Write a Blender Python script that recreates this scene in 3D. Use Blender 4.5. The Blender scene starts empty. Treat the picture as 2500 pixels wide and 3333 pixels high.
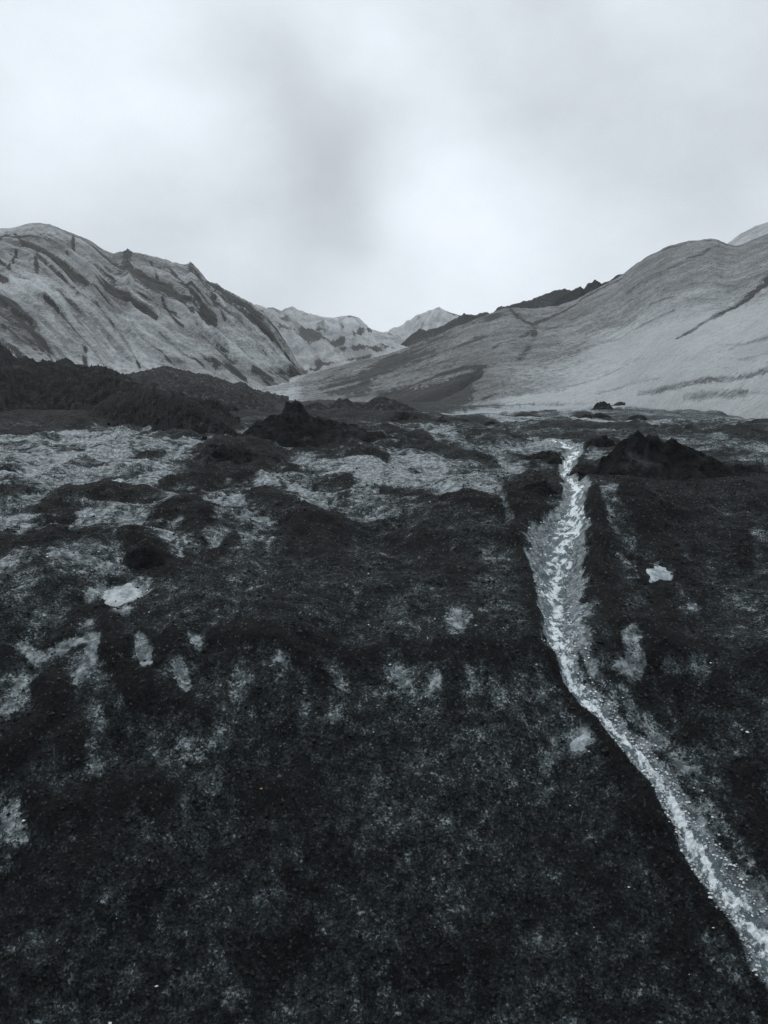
import bpy, math, random
import numpy as np

# ------------------------------------------------------------------ camera, sky, sun, exposure
EYE = 1.6
PITCH = math.radians(9.4)                 # camera looks slightly down
F, CX, CY = 2795.0, 1250.0, 1666.5        # focal length / centre of the 2500 x 3333 photograph
sc = bpy.context.scene
cam = bpy.data.objects.new('camera', bpy.data.cameras.new('camera'))
sc.collection.objects.link(cam)
cam.location = (0, 0, EYE)
cam.rotation_euler = (math.pi / 2 - PITCH, 0, 0)
cam.data.sensor_fit = 'VERTICAL'
cam.data.sensor_height = 24.0
cam.data.lens = F / 3333.0 * 24.0
cam.data.clip_start = 0.05
cam.data.clip_end = 6000.0
sc.camera = cam

SUN_EL, SUN_ROT = math.radians(58), math.radians(-25)
world = bpy.data.worlds.new('World')
sc.world = world
world.use_nodes = True


def build_world():
    nt = world.node_tree
    nt.nodes.clear()
    N = lambda t: nt.nodes.new(t)
    L = nt.links.new
    out = N('ShaderNodeOutputWorld')
    sky = N('ShaderNodeTexSky')
    sky.sky_type = 'NISHITA'
    sky.sun_disc = False
    sky.sun_elevation = SUN_EL
    sky.sun_rotation = SUN_ROT
    b1 = N('ShaderNodeBackground'); b1.inputs['Strength'].default_value = 0.1
    L(sky.outputs[0], b1.inputs['Color'])
    # overcast deck: soft noise over the sky vault
    tc = N('ShaderNodeTexCoord')
    mp = N('ShaderNodeMapping'); mp.inputs['Scale'].default_value = (1.0, 1.0, 1.35)
    mp.inputs['Location'].default_value = (0.31, 0.2, 0.12)
    L(tc.outputs['Generated'], mp.inputs['Vector'])
    n1 = N('ShaderNodeTexNoise'); n1.inputs['Scale'].default_value = 2.6
    n1.inputs['Detail'].default_value = 4; n1.inputs['Roughness'].default_value = 0.42
    n1.inputs['Distortion'].default_value = 0.25
    L(mp.outputs[0], n1.inputs['Vector'])
    val = n1.outputs['Fac']

    def math_(op, a, b=None, c=None):
        m = N('ShaderNodeMath'); m.operation = op
        for i, q in enumerate((a, b, c)):
            if q is None: continue
            if isinstance(q, (int, float)): m.inputs[i].default_value = q
            else: L(q, m.inputs[i])
        return m.outputs[0]

    n2 = N('ShaderNodeTexNoise'); n2.inputs['Scale'].default_value = 5.5
    n2.inputs['Detail'].default_value = 7; n2.inputs['Roughness'].default_value = 0.56
    L(mp.outputs[0], n2.inputs['Vector'])
    base = math_('MULTIPLY_ADD', val, 0.50, 0.435)
    base = math_('MULTIPLY_ADD', n2.outputs['Fac'], 0.36, base)
    # thicker and thinner places in the deck (direction x, y, z; how narrow; amount)
    warp = N('ShaderNodeTexNoise'); warp.inputs['Scale'].default_value = 3.2
    warp.inputs['Detail'].default_value = 3
    L(tc.outputs['Generated'], warp.inputs['Vector'])
    vs = N('ShaderNodeVectorMath'); vs.operation = 'MULTIPLY_ADD'
    L(warp.outputs['Color'], vs.inputs[0])
    vs.inputs[1].default_value = (0.22, 0.22, 0.22); vs.inputs[2].default_value = (-0.11, -0.11, -0.11)
    va = N('ShaderNodeVectorMath'); va.operation = 'ADD'
    L(tc.outputs['Generated'], va.inputs[0]); L(vs.outputs[0], va.inputs[1])
    vn = N('ShaderNodeVectorMath'); vn.operation = 'NORMALIZE'
    L(va.outputs[0], vn.inputs[0])
    for (u, v, rad, amt) in CLOUDS:
        d = ray(u, v); d = d / np.linalg.norm(d)
        dp = N('ShaderNodeVectorMath'); dp.operation = 'DOT_PRODUCT'
        L(vn.outputs[0], dp.inputs[0]); dp.inputs[1].default_value = tuple(d)
        k = 1.0 / (1 - math.cos(math.radians(rad)))
        e = math_('MULTIPLY_ADD', dp.outputs['Value'], k, -k)      # 0 at centre, -1 at rad
        g = math_('EXPONENT', e)
        base = math_('MULTIPLY_ADD', g, amt, base)
    ramp = N('ShaderNodeMix'); ramp.data_type = 'RGBA'
    ramp.inputs['A'].default_value = (0, 0, 0, 1); ramp.inputs['B'].default_value = (0.895, 0.963, 1.035, 1)
    ramp.clamp_factor = False
    L(base, ramp.inputs['Factor'])
    b2 = N('ShaderNodeBackground'); b2.inputs['Strength'].default_value = 1.0
    L(ramp.outputs['Result'], b2.inputs['Color'])
    mix = N('ShaderNodeMixShader'); mix.inputs[0].default_value = 0.965
    L(b1.outputs[0], mix.inputs[1]); L(b2.outputs[0], mix.inputs[2])
    L(mix.outputs[0], out.inputs['Surface'])


FW = np.array([0, math.cos(PITCH), -math.sin(PITCH)])
UP = np.array([0, math.sin(PITCH), math.cos(PITCH)])


def ray(u, v):
    return FW + np.array([1.0, 0, 0]) * ((u - CX) / F) + UP * ((CY - v) / F)


CLOUDS = [  # thick and thin places of the cloud deck
    (930, 440, 4.5, -0.15), (1050, 600, 4.0, -0.15), (850, 300, 3.5, -0.07), (1080, 740, 3.5, -0.08),
    (250, 430, 8, 0.10), (1380, 480, 6, 0.14), (1250, 80, 6, 0.08), (1650, 750, 8, 0.08), (2150, 250, 10, -0.08), (2350, 650, 10, -0.10), (1750, 420, 5, -0.05),
    (650, 720, 6, -0.06), (1500, 900, 8, 0.02), (420, 80, 6, -0.03), (1250, 1000, 6, 0.05),
]
build_world()

sun = bpy.data.objects.new('sun', bpy.data.lights.new('sun', 'SUN'))
sc.collection.objects.link(sun)
sun.data.energy = 1.25
sun.data.angle = math.radians(16)
sun.data.color = (1.0, 0.97, 0.93)
sun.rotation_euler = (math.pi / 2 - SUN_EL, 0, math.pi - SUN_ROT)
sc.view_settings.view_transform = 'Standard'
sc.view_settings.look = 'None'
sc.view_settings.exposure = 0.0
sc.view_settings.gamma = 1.0
sc.cycles.volume_bounces = 1
sc.cycles.max_bounces = 6
sc.cycles.use_denoising = True
sc.cycles.denoising_prefilter = 'NONE'

# ------------------------------------------------------------------ helpers
rng = np.random.default_rng(7)
random.seed(7)
S = 0.75346                              # reading scale of the enlarged photo tiles
r1 = lambda p: (p[0] * S, 650 + p[1] * S)
r2 = lambda p: (1250 + p[0] * S, 650 + p[1] * S)
r3 = lambda p: (p[0] * S, 1200 + p[1] * S)
r4 = lambda p: (1250 + p[0] * S, 1200 + p[1] * S)
r5 = lambda p: (p[0] * S, 2000 + p[1] * S)
r6 = lambda p: (1250 + p[0] * S, 2000 + p[1] * S)

_perm = np.concatenate([rng.permutation(1024)] * 2).astype(np.int32)
_ang = rng.random(1024) * 2 * np.pi
_gx, _gy = np.cos(_ang).astype(np.float32), np.sin(_ang).astype(np.float32)


def perlin(x, y, seed=0):
    x = np.asarray(x, np.float64) + seed * 37.17
    y = np.asarray(y, np.float64) + seed * 11.73
    xf, yf = np.floor(x), np.floor(y)
    xi, yi = xf.astype(np.int32) & 1023, yf.astype(np.int32) & 1023
    fx, fy = (x - xf).astype(np.float32), (y - yf).astype(np.float32)
    u = fx * fx * fx * (fx * (fx * 6 - 15) + 10)
    v = fy * fy * fy * (fy * (fy * 6 - 15) + 10)

    def g(ix, iy, dx, dy):
        h = _perm[_perm[ix & 1023] + (iy & 1023)]
        return _gx[h] * dx + _gy[h] * dy
    a = g(xi, yi, fx, fy); b = g(xi + 1, yi, fx - 1, fy)
    c = g(xi, yi + 1, fx, fy - 1); d = g(xi + 1, yi + 1, fx - 1, fy - 1)
    return ((a + (b - a) * u) + ((c + (d - c) * u) - (a + (b - a) * u)) * v) * 1.5


def fbm(x, y, wl, octs, gain=0.5, seed=0, ridged=False, cell=None):
    """fractal noise; wl = first wavelength in metres; cell = local mesh size (finer octaves fade)"""
    out = np.zeros(np.shape(x), np.float32)
    a = 1.0
    for o in range(octs):
        n = perlin(x / wl, y / wl, seed + o)
        if ridged: n = 1 - 2 * np.abs(n)
        if cell is not None: n = n * np.clip(wl / (cell * 2.0) - 0.6, 0, 1)
        out += a * n
        a *= gain; wl *= 0.5
    return out


def smooth(a, b, x):
    t = np.clip((x - a) / (b - a), 0, 1)
    return t * t * (3 - 2 * t)


def seg_dist(px, py, pts, ky=1.0):
    """distance of points to a polyline, y stretched by ky; also position 0..1 along it"""
    best = np.full(px.shape, 1e9, np.float32); pos = np.zeros(px.shape, np.float32)
    n = max(1, len(pts) - 1)
    if len(pts) == 1:
        return np.hypot(px - pts[0][0], (py - pts[0][1]) * ky), pos
    for i in range(n):
        ax, ay = pts[i]; bx, by = pts[i + 1]
        dx, dy = bx - ax, (by - ay) * ky
        L2 = dx * dx + dy * dy + 1e-12
        t = np.clip(((px - ax) * dx + (py - ay) * ky * dy) / L2, 0, 1)
        d = np.hypot(px - ax - t * dx, (py - ay) * ky - t * dy)
        m = d < best
        best = np.where(m, d, best); pos = np.where(m, (i + t) / n, pos)
    return best, pos


def catmull(pts, per=8):
    P = [np.array(p, float) for p in pts]
    P = [2 * P[0] - P[1]] + P + [2 * P[-1] - P[-2]]
    out = []
    for i in range(1, len(P) - 2):
        for k in range(per):
            t = k / per
            out.append(0.5 * (2 * P[i] + (P[i + 1] - P[i - 1]) * t + (2 * P[i - 1] - 5 * P[i] + 4 * P[i + 1] - P[i + 2]) * t * t
                              + (3 * P[i] - P[i - 1] - 3 * P[i + 1] + P[i + 2]) * t ** 3))
    out.append(P[-2])
    return np.array(out)


def new_mesh(name, V, Fq, mat, attrs=None, smooth_=True, quads=True):
    me = bpy.data.meshes.new(name)
    V = np.asarray(V, np.float32); Fq = np.asarray(Fq, np.int32)
    k = Fq.shape[1]
    me.vertices.add(len(V)); me.vertices.foreach_set('co', V.ravel())
    me.loops.add(Fq.size); me.loops.foreach_set('vertex_index', Fq.ravel())
    me.polygons.add(len(Fq))
    me.polygons.foreach_set('loop_start', np.arange(0, Fq.size, k, dtype=np.int32))
    me.polygons.foreach_set('loop_total', np.full(len(Fq), k, np.int32))
    me.polygons.foreach_set('use_smooth', np.full(len(Fq), smooth_, bool))
    me.update(calc_edges=True)
    for an, av in (attrs or {}).items():
        at = me.attributes.new(an, 'FLOAT', 'POINT')
        at.data.foreach_set('value', np.asarray(av, np.float32).ravel())
    me.materials.append(mat)
    o = bpy.data.objects.new(name, me)
    sc.collection.objects.link(o)
    return o


def grid_faces(nr, nc, wrap=False):
    r = np.arange(nr - 1)[:, None]; c = np.arange(nc if wrap else nc - 1)[None, :]
    c2 = (c + 1) % nc
    a = r * nc + c; b = r * nc + c2; d = (r + 1) * nc + c; e = (r + 1) * nc + c2
    return np.stack([a, b, e, d], -1).reshape(-1, 4)


def tag(o, label, cat=None, group=None, kind=None):
    o['label'] = label
    if cat: o['category'] = cat
    if group: o['group'] = group
    if kind: o['kind'] = kind
    return o


# ------------------------------------------------------------------ materials
class Mat:
    def __init__(s, name):
        s.m = bpy.data.materials.new(name); s.m.use_nodes = True
        s.nt = s.m.node_tree; s.nt.nodes.clear()
        s.out = s.nt.nodes.new('ShaderNodeOutputMaterial')
        s.b = s.nt.nodes.new('ShaderNodeBsdfPrincipled')
        s.nt.links.new(s.b.outputs[0], s.out.inputs['Surface'])
        s.tc = s.nt.nodes.new('ShaderNodeTexCoord')

    def link(s, a, b): s.nt.links.new(a, b)

    def set(s, inp, v):
        if isinstance(v, (int, float, tuple)): inp.default_value = v
        else: s.link(v, inp)

    def attr(s, n):
        a = s.nt.nodes.new('ShaderNodeAttribute'); a.attribute_name = n
        return a.outputs['Fac']

    def noise(s, scale, detail=5, rough=0.55, dist=0.0, vec=None, stretch=None, rot=None):
        n = s.nt.nodes.new('ShaderNodeTexNoise')
        n.inputs['Scale'].default_value = scale; n.inputs['Detail'].default_value = detail
        n.inputs['Roughness'].default_value = rough; n.inputs['Distortion'].default_value = dist
        src = vec or s.tc.outputs['Object']
        if stretch or rot:
            mp = s.nt.nodes.new('ShaderNodeMapping')
            mp.inputs['Scale'].default_value = stretch or (1, 1, 1)
            mp.inputs['Rotation'].default_value = rot or (0, 0, 0)
            s.link(src, mp.inputs['Vector']); src = mp.outputs[0]
        s.link(src, n.inputs['Vector'])
        return n.outputs['Fac']

    def voro(s, scale, feat='F1', out='Distance', rand=1.0):
        n = s.nt.nodes.new('ShaderNodeTexVoronoi'); n.feature = feat
        n.inputs['Scale'].default_value = scale; n.inputs['Randomness'].default_value = rand
        s.link(s.tc.outputs['Object'], n.inputs['Vector'])
        return n.outputs[out]

    def math(s, op, a, b=0.0, c=0.0, clamp=False):
        m = s.nt.nodes.new('ShaderNodeMath'); m.operation = op; m.use_clamp = clamp
        s.set(m.inputs[0], a); s.set(m.inputs[1], b); s.set(m.inputs[2], c)
        return m.outputs[0]

    def range(s, v, a, b, c=0.0, d=1.0, sm=True):
        m = s.nt.nodes.new('ShaderNodeMapRange')
        m.interpolation_type = 'SMOOTHSTEP' if sm else 'LINEAR'
        s.set(m.inputs['Value'], v)
        for k, q in zip(('From Min', 'From Max', 'To Min', 'To Max'), (a, b, c, d)): s.set(m.inputs[k], q)
        return m.outputs[0]

    def mix(s, f, a, b):
        m = s.nt.nodes.new('ShaderNodeMix'); m.data_type = 'RGBA'
        s.set(m.inputs['Factor'], f)
        for k, v in (('A', a), ('B', b)):
            if isinstance(v, tuple): m.inputs[k].default_value = (*v, 1)
            else: s.link(v, m.inputs[k])
        return m.outputs['Result']

    def mixf(s, f, a, b):
        m = s.nt.nodes.new('ShaderNodeMix')
        s.set(m.inputs['Factor'], f); s.set(m.inputs['A'], a); s.set(m.inputs['B'], b)
        return m.outputs['Result']

    def bump(s, h, strength, dist, nrm=None):
        b = s.nt.nodes.new('ShaderNodeBump')
        b.inputs['Strength'].default_value = strength; b.inputs['Distance'].default_value = dist
        s.link(h, b.inputs['Height'])
        if nrm is not None: s.link(nrm, b.inputs['Normal'])
        return b.outputs[0]


def ground_material():
    """black wet ash and grit lying in uneven cover over grey-blue glacier ice"""
    M = Mat('ash_over_ice')
    ice = M.attr('ice'); clean = M.attr('clean')
    big = M.noise(1.1, 6, 0.6)
    mid = M.noise(9, 7, 0.66)
    fine = M.noise(58, 5, 0.7)
    grain = M.voro(75, 'F1', 'Color')
    gs = M.nt.nodes.new('ShaderNodeSeparateColor'); M.link(grain, gs.inputs[0])
    grain1 = gs.outputs[0]
    # cover: ice shows where ice + noise passes a half
    n = M.math('MULTIPLY_ADD', big, 1.0, -0.5)
    n = M.math('ADD', n, M.math('MULTIPLY_ADD', M.noise(3.6, 5, 0.6, 0.4), 0.85, -0.425))
    n = M.math('ADD', n, M.math('MULTIPLY_ADD', mid, 1.5, -0.75))
    n = M.math('ADD', n, M.math('MULTIPLY_ADD', fine, 1.65, -0.825))
    n = M.math('ADD', n, M.math('MULTIPLY_ADD', grain1, 0.24, -0.12))
    n = M.math('MULTIPLY', n, M.math('MULTIPLY_ADD', clean, -0.62, 1.0))
    v = M.math('ADD', ice, n)
    f0 = M.range(v, 0.05, 0.60)
    f = M.range(v, 0.46, 0.84)
    # ash
    ashn = M.noise(34, 6, 0.78)
    ash = M.mix(M.range(ashn, 0.36, 0.66), (0.003, 0.0036, 0.004), (0.0158, 0.0182, 0.0193))
    ash = M.mix(M.range(grain1, 0.94, 1.0, 0, 0.3), ash, (0.045, 0.048, 0.05))
    # ice with dirt frozen in
    icen = M.noise(16, 6, 0.65)
    film = M.mix(M.range(ashn, 0.36, 0.66), (0.021, 0.0275, 0.029), (0.060, 0.075, 0.078))
    icec = M.mix(M.range(icen, 0.40, 0.68), (0.08, 0.106, 0.114), (0.485, 0.55, 0.575))
    icec = M.mix(clean, icec, M.mix(M.range(icen, 0.36, 0.66), (0.11, 0.132, 0.138), (0.29, 0.325, 0.335)))
    col = M.mix(f, M.mix(f0, ash, film), icec)
    M.set(M.b.inputs['Base Color'], col)
    wet = M.range(gs.outputs[1], 0.955, 0.99)
    M.set(M.b.inputs['Roughness'], M.mixf(f, M.mixf(wet, 0.85, 0.30), M.range(icen, 0.3, 0.7, 0.25, 0.55)))
    M.set(M.b.inputs['Specular IOR Level'], M.mixf(f, M.mixf(wet, 0.12, 0.6), 0.4))
    h = M.math('ADD', M.math('MULTIPLY', mid, 1.0), M.math('MULTIPLY', fine, 0.6))
    h2 = M.math('ADD', M.math('MULTIPLY', grain1, 0.5), M.math('MULTIPLY', M.noise(150, 3, 0.6), 0.6))
    b = M.bump(h, 1.0, 0.045)
    b = M.bump(h2, 0.8, 0.012, b)
    M.set(M.b.inputs['Normal'], b)
    return M.m


def ash_material():
    """bare black ash and grit of the dirt cones and moraine"""
    M = Mat('black_ash')
    big = M.noise(0.8, 6, 0.6)
    mid = M.noise(7, 7, 0.7)
    fine = M.noise(45, 5, 0.7)
    lumps = M.noise(1.9, 8, 0.68)
    c = M.mix(M.range(mid, 0.36, 0.66), (0.0045, 0.005, 0.0055), (0.022, 0.0235, 0.0245))
    c = M.mix(M.range(lumps, 0.48, 0.66, 0, 0.7), c, (0.038, 0.041, 0.042))
    sp = M.math('MULTIPLY', M.range(fine, 0.54, 0.70), M.range(big, 0.42, 0.66))
    dust = M.attr('dust')
    c = M.mix(M.math('MULTIPLY_ADD', sp, 0.5, 0.0), c, (0.09, 0.10, 0.105))
    c = M.mix(M.math('MULTIPLY', dust, M.range(M.noise(2.4, 8, 0.74), 0.50, 0.64)), c, (0.16, 0.17, 0.175))
    M.set(M.b.inputs['Base Color'], c)
    M.b.inputs['Roughness'].default_value = 0.85
    M.b.inputs['Specular IOR Level'].default_value = 0.12
    h = M.math('ADD', M.math('MULTIPLY', mid, 0.6), M.math('MULTIPLY', fine, 0.3))
    h = M.math('ADD', h, M.math('MULTIPLY', lumps, 2.0))
    b = M.bump(M.noise(0.7, 7, 0.6), 0.9, 0.5)
    M.set(M.b.inputs['Normal'], M.bump(h, 1.0, 0.14, b))
    return M.m


def glacier_material(name, s, light=(0.46, 0.495, 0.515), dark=(0.20, 0.215, 0.225), grain=0.5, stretch=None, rot=None):
    """grey glacier ice: grainy surface, ash in streaks and painted shade of hollows and crevasses (attribute dirt)"""
    M = Mat(name)
    dirt = M.attr('dirt')
    n1 = M.noise(0.09 / s, 7, 0.62, stretch=stretch, rot=rot)
    n2 = M.noise(0.40 / s, 8, 0.74, stretch=stretch, rot=rot)
    n3 = M.noise(1.1 / s, 6, 0.78)
    base = M.mix(M.range(n1, 0.34, 0.68), dark, light)
    base = M.mix(M.math('MULTIPLY', M.range(n2, 0.50, 0.66), grain), base, tuple(c * 0.32 for c in dark))
    base = M.mix(M.math('MULTIPLY', M.range(n3, 0.50, 0.66), grain), base, tuple(c * 0.30 for c in dark))
    base = M.mix(M.math('MULTIPLY', M.range(n3, 0.46, 0.30), grain * 0.8), base, tuple(min(0.75, c * 1.5) for c in light))
    n4 = M.noise(3.0 / s, 4, 0.7)
    base = M.mix(M.math('MULTIPLY', M.range(n4, 0.50, 0.64), grain * 0.7), base, tuple(c * 0.35 for c in dark))
    base = M.mix(M.math('MULTIPLY', M.range(n4, 0.44, 0.32), grain * 0.7), base, tuple(min(0.75, c * 1.6) for c in light))
    soft = M.range(dirt, 0.0, 0.9, 0.0, 0.62, sm=False)
    base = M.mix(soft, base, (0.035, 0.038, 0.039))
    v = M.math('ADD', dirt, M.math('MULTIPLY_ADD', n2, 0.8, -0.4))
    v = M.math('ADD', v, M.math('MULTIPLY_ADD', n3, 1.0, -0.5))
    d = M.range(v, 0.42, 0.66)
    col = M.mix(M.math('MULTIPLY', d, 0.97), base, (0.016, 0.0175, 0.018))
    br = M.range(M.math('ADD', dirt, M.math('MULTIPLY_ADD', n3, 0.9, -0.45)), -0.45, 0.02, 0.55, 0.0, sm=False)
    col = M.mix(br, col, (0.54, 0.58, 0.595))
    M.set(M.b.inputs['Base Color'], col)
    M.b.inputs['Roughness'].default_value = 0.7
    M.b.inputs['Specular IOR Level'].default_value = 0.2
    h = M.math('ADD', M.math('MULTIPLY', n2, 1.4), M.math('MULTIPLY', n3, 0.7))
    M.set(M.b.inputs['Normal'], M.bump(h, 0.8, 0.6 * s))
    return M.m


GROUND = ground_material()
ASH = ash_material()

# ------------------------------------------------------------------ ground height
PROF = np.array([(-40, -1.2), (-3, -1.5), (0, -1.6), (1, -1.98), (2, -2.75), (3, -3.62), (3.8, -4.12), (4.5, -3.80), (5.5, -3.02),
                 (6.3, -2.38), (6.7, -2.19), (7.2, -2.06), (8, -1.92), (9.5, -1.73), (11, -1.70), (14, -1.73), (20, -1.82),
                 (30, -2.05), (50, -2.55), (100, -3.7), (160, -5.2), (300, -8), (1000, -12)], float)
_py = np.concatenate([np.linspace(-40, 40, 1601), np.geomspace(40.1, 1000, 500)])
_pz = np.interp(_py, PROF[:, 0], PROF[:, 1])
_k = np.hanning(13); _k /= _k.sum()
_pz[6:1590] = np.convolve(_pz, _k, 'same')[6:1590]


def base_z(x, y):
    z = np.interp(y, _py, _pz) + EYE
    # lip of the terrace on the right
    lip = 0.27 * np.exp(-((y - 9.5) / 1.0) ** 2) * smooth(0.0, 1.2, x) + 0.15 * smooth(9.5, 11, y) * smooth(17, 11, y) * smooth(0.0, 1.5, x)
    z = z + lip
    # the gully in front runs out to the sides
    side = smooth(25, 80, np.abs(x))
    return z * (1 - side) + (-0.4 - 0.012 * np.hypot(x, y)) * side


def hit(u, v, zf=None):
    """where the line of sight through (u, v) meets the ground"""
    zf = zf or base_z
    d = ray(u, v)
    s = np.geomspace(2.5, 900, 5000)
    x, y, z = d[0] * s, d[1] * s, EYE + d[2] * s
    below = np.nonzero(z < zf(x, y))[0]
    i = below[0] if len(below) else len(s) - 1
    return np.array([x[i], y[i], z[i]])


def ground_strokes(tf, items, raise_=1.0):
    out = []
    for pts, w, val in items:
        P = [tf(p) for p in pts]
        H = [hit(*p) for p in P]
        dm = np.mean([np.hypot(h[0], h[1]) for h in H])
        # apparent foreshortening of the ground there
        a = hit(P[0][0], P[0][1] - 6); b = hit(P[0][0], P[0][1] + 6)
        my = abs(a[1] - b[1]) / 12.0; mx = dm / F
        ky = np.clip(mx / max(my, 1e-6), 0.06, 1.0)
        out.append(([(h[0], h[1]) for h in H], w * S * mx, val, ky, raise_))
    return out


ICE = []
ICE += ground_strokes(r3, [
    ([(430, 1000), (520, 985), (600, 990)], 45, .55), ([(370, 540), (450, 535), (520, 530)], 18, .6), ([(540, 565), (600, 570)], 9, .6),
    ([(0, 680), (80, 640), (150, 640)], 25, .3), ([(0, 720), (100, 720), (190, 730)], 50, .38),
    ([(300, 730), (450, 700), (560, 640), (700, 580), (850, 550), (950, 570)], 42, .34), ([(550, 700), (650, 720), (750, 790), (840, 830)], 35, .36),
    ([(1000, 630), (1080, 620), (1130, 650), (1230, 720)], 40, .36), ([(1090, 520), (1200, 515), (1300, 530), (1430, 600)], 35, .36),
    ([(1250, 420), (1340, 440), (1450, 460), (1600, 500)], 40, .32), ([(880, 620), (940, 620)], 20, .5),
    ([(0, 330), (200, 300), (400, 290), (600, 280)], 50, .2), ([(280, 210), (360, 190), (440, 135)], 10, .5), ([(60, 210), (100, 150)], 40, .25),
    ([(1290, 260), (1330, 270)], 10, .6), ([(990, 240), (1150, 240)], 12, .3), ([(1300, 790), (1330, 800)], 14, .4),
    ([(280, 430), (200, 480), (130, 500)], 18, .3), ([(590, 500), (700, 480)], 20, .25), ([(930, 780)], 20, .4), ([(490, 410), (520, 415)], 14, .4),
    ([(240, 910), (200, 950), (150, 990), (80, 1060)], 40, .25), ([(500, 1090), (560, 1120)], 26, .35), ([(390, 1150)], 40, .3),
    ([(1040, 320), (1140, 250)], 12, .4), ([(1180, 330), (1250, 340)], 30, .3), ([(0, 930)], 25, .35), ([(0, 520), (100, 500), (300, 400)], 30, .2),
    # ash
    ([(0, 600), (60, 600), (120, 610)], 25, -.6), ([(300, 590), (420, 590), (560, 590), (680, 590)], 25, -.6), ([(200, 650), (280, 700)], 32, -.45),
    ([(0, 780), (60, 830), (130, 780), (220, 790)], 45, -.6), ([(560, 770), (650, 820), (720, 880), (780, 900)], 42, -.65),
    ([(700, 700), (800, 640), (880, 690)], 48, -.65), ([(800, 760), (870, 830), (930, 840), (1000, 780)], 36, -.55),
    ([(760, 520), (850, 490), (920, 520)], 36, -.6), ([(960, 560), (1010, 560)], 50, -.3), ([(930, 350), (1060, 400), (1170, 440)], 36, -.7),
    ([(1180, 460), (1300, 510), (1400, 540), (1500, 545)], 26, -.65), ([(1120, 590), (1220, 640), (1300, 690), (1420, 720)], 48, -.65),
    ([(1290, 350), (1450, 370), (1659, 420)], 20, -.55), ([(580, 415), (680, 415)], 13, -.6), ([(200, 265), (500, 262), (640, 270)], 5, -.7),
    ([(340, 400), (430, 375)], 10, -.45), ([(0, 300), (120, 300)], 13, -.35), ([(640, 310), (780, 290), (860, 290)], 20, -.45),
    ([(350, 1090), (430, 1060), (500, 1150)], 55, -.5), ([(0, 130), (200, 160), (500, 130), (800, 200)], 60, -.5), ([(1300, 780), (1450, 800)], 60, -.2),
    ([(440, 440), (520, 445)], 14, -.5), ([(620, 560), (700, 560)], 16, -.5), ([(60, 500), (40, 470)], 20, -.35),
])
ICE += ground_strokes(r4, [
    ([(540, 690), (580, 780), (620, 900), (650, 1020), (690, 1150)], 18, -.4), ([(885, 590), (900, 700), (920, 850), (960, 1000)], 42, -.65),
    ([(1050, 560), (1130, 680), (1220, 800)], 42, -.5), ([(1130, 870), (1200, 950), (1220, 1060), (1190, 1194)], 42, -.4),
    ([(0, 590), (150, 590), (300, 590), (420, 575), (500, 600)], 15, -.5), ([(0, 280), (80, 310), (190, 335)], 16, -.65),
    ([(180, 370), (330, 400), (480, 430)], 20, -.45), ([(330, 280), (450, 300), (560, 315)], 14, -.55), ([(650, 265), (900, 255), (1100, 250), (1350, 290)], 13, -.35),
    ([(1480, 290), (1659, 290)], 13, -.4), ([(650, 560), (600, 590), (700, 500)], 40, -.6), ([(50, 400), (130, 390)], 14, -.45),
    ([(1100, 640), (1400, 580)], 40, -.3), ([(980, 340), (1150, 380)], 40, -.5), ([(1250, 440), (1450, 460)], 30, -.45), ([(1500, 760), (1560, 860)], 25, -.35),
    ([(60, 750), (200, 800), (330, 930)], 45, -.35),
    # ice
    ([(200, 290), (400, 300), (600, 340), (650, 400)], 42, .25), ([(0, 480), (150, 520), (350, 540), (480, 550)], 30, .3), ([(1120, 890), (1180, 880), (1230, 870)], 30, .4),
    ([(1040, 830)], 26, .35), ([(1070, 770)], 22, .3), ([(110, 740)], 18, .4), ([(500, 230), (700, 210), (850, 230), (1000, 240), (1150, 240)], 22, .4),
    ([(950, 575), (1000, 575)], 11, .55), ([(1000, 490), (1150, 460)], 11, .35), ([(1200, 480), (1400, 500)], 10, .3), ([(1340, 1030)], 28, .32), ([(1100, 1000)], 24, .28),
    ([(310, 1140)], 46, .3), ([(440, 830)], 30, .22), ([(840, 330), (760, 340), (640, 330)], 14, .35), ([(1620, 690), (1640, 890)], 30, .18),
    ([(250, 200), (500, 175), (800, 165), (1200, 165), (1659, 185)], 26, .5), ([(1240, 240), (1659, 230)], 16, .45), ([(700, 215), (900, 225), (1150, 235)], 16, .3), ([(560, 200), (640, 195), (740, 172)], 5, -.6), ([(840, 215), (890, 190)], 8, -.6),
    ([(130, 450), (250, 450)], 18, .3), ([(930, 1000), (880, 900)], 20, .25),
])
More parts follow.
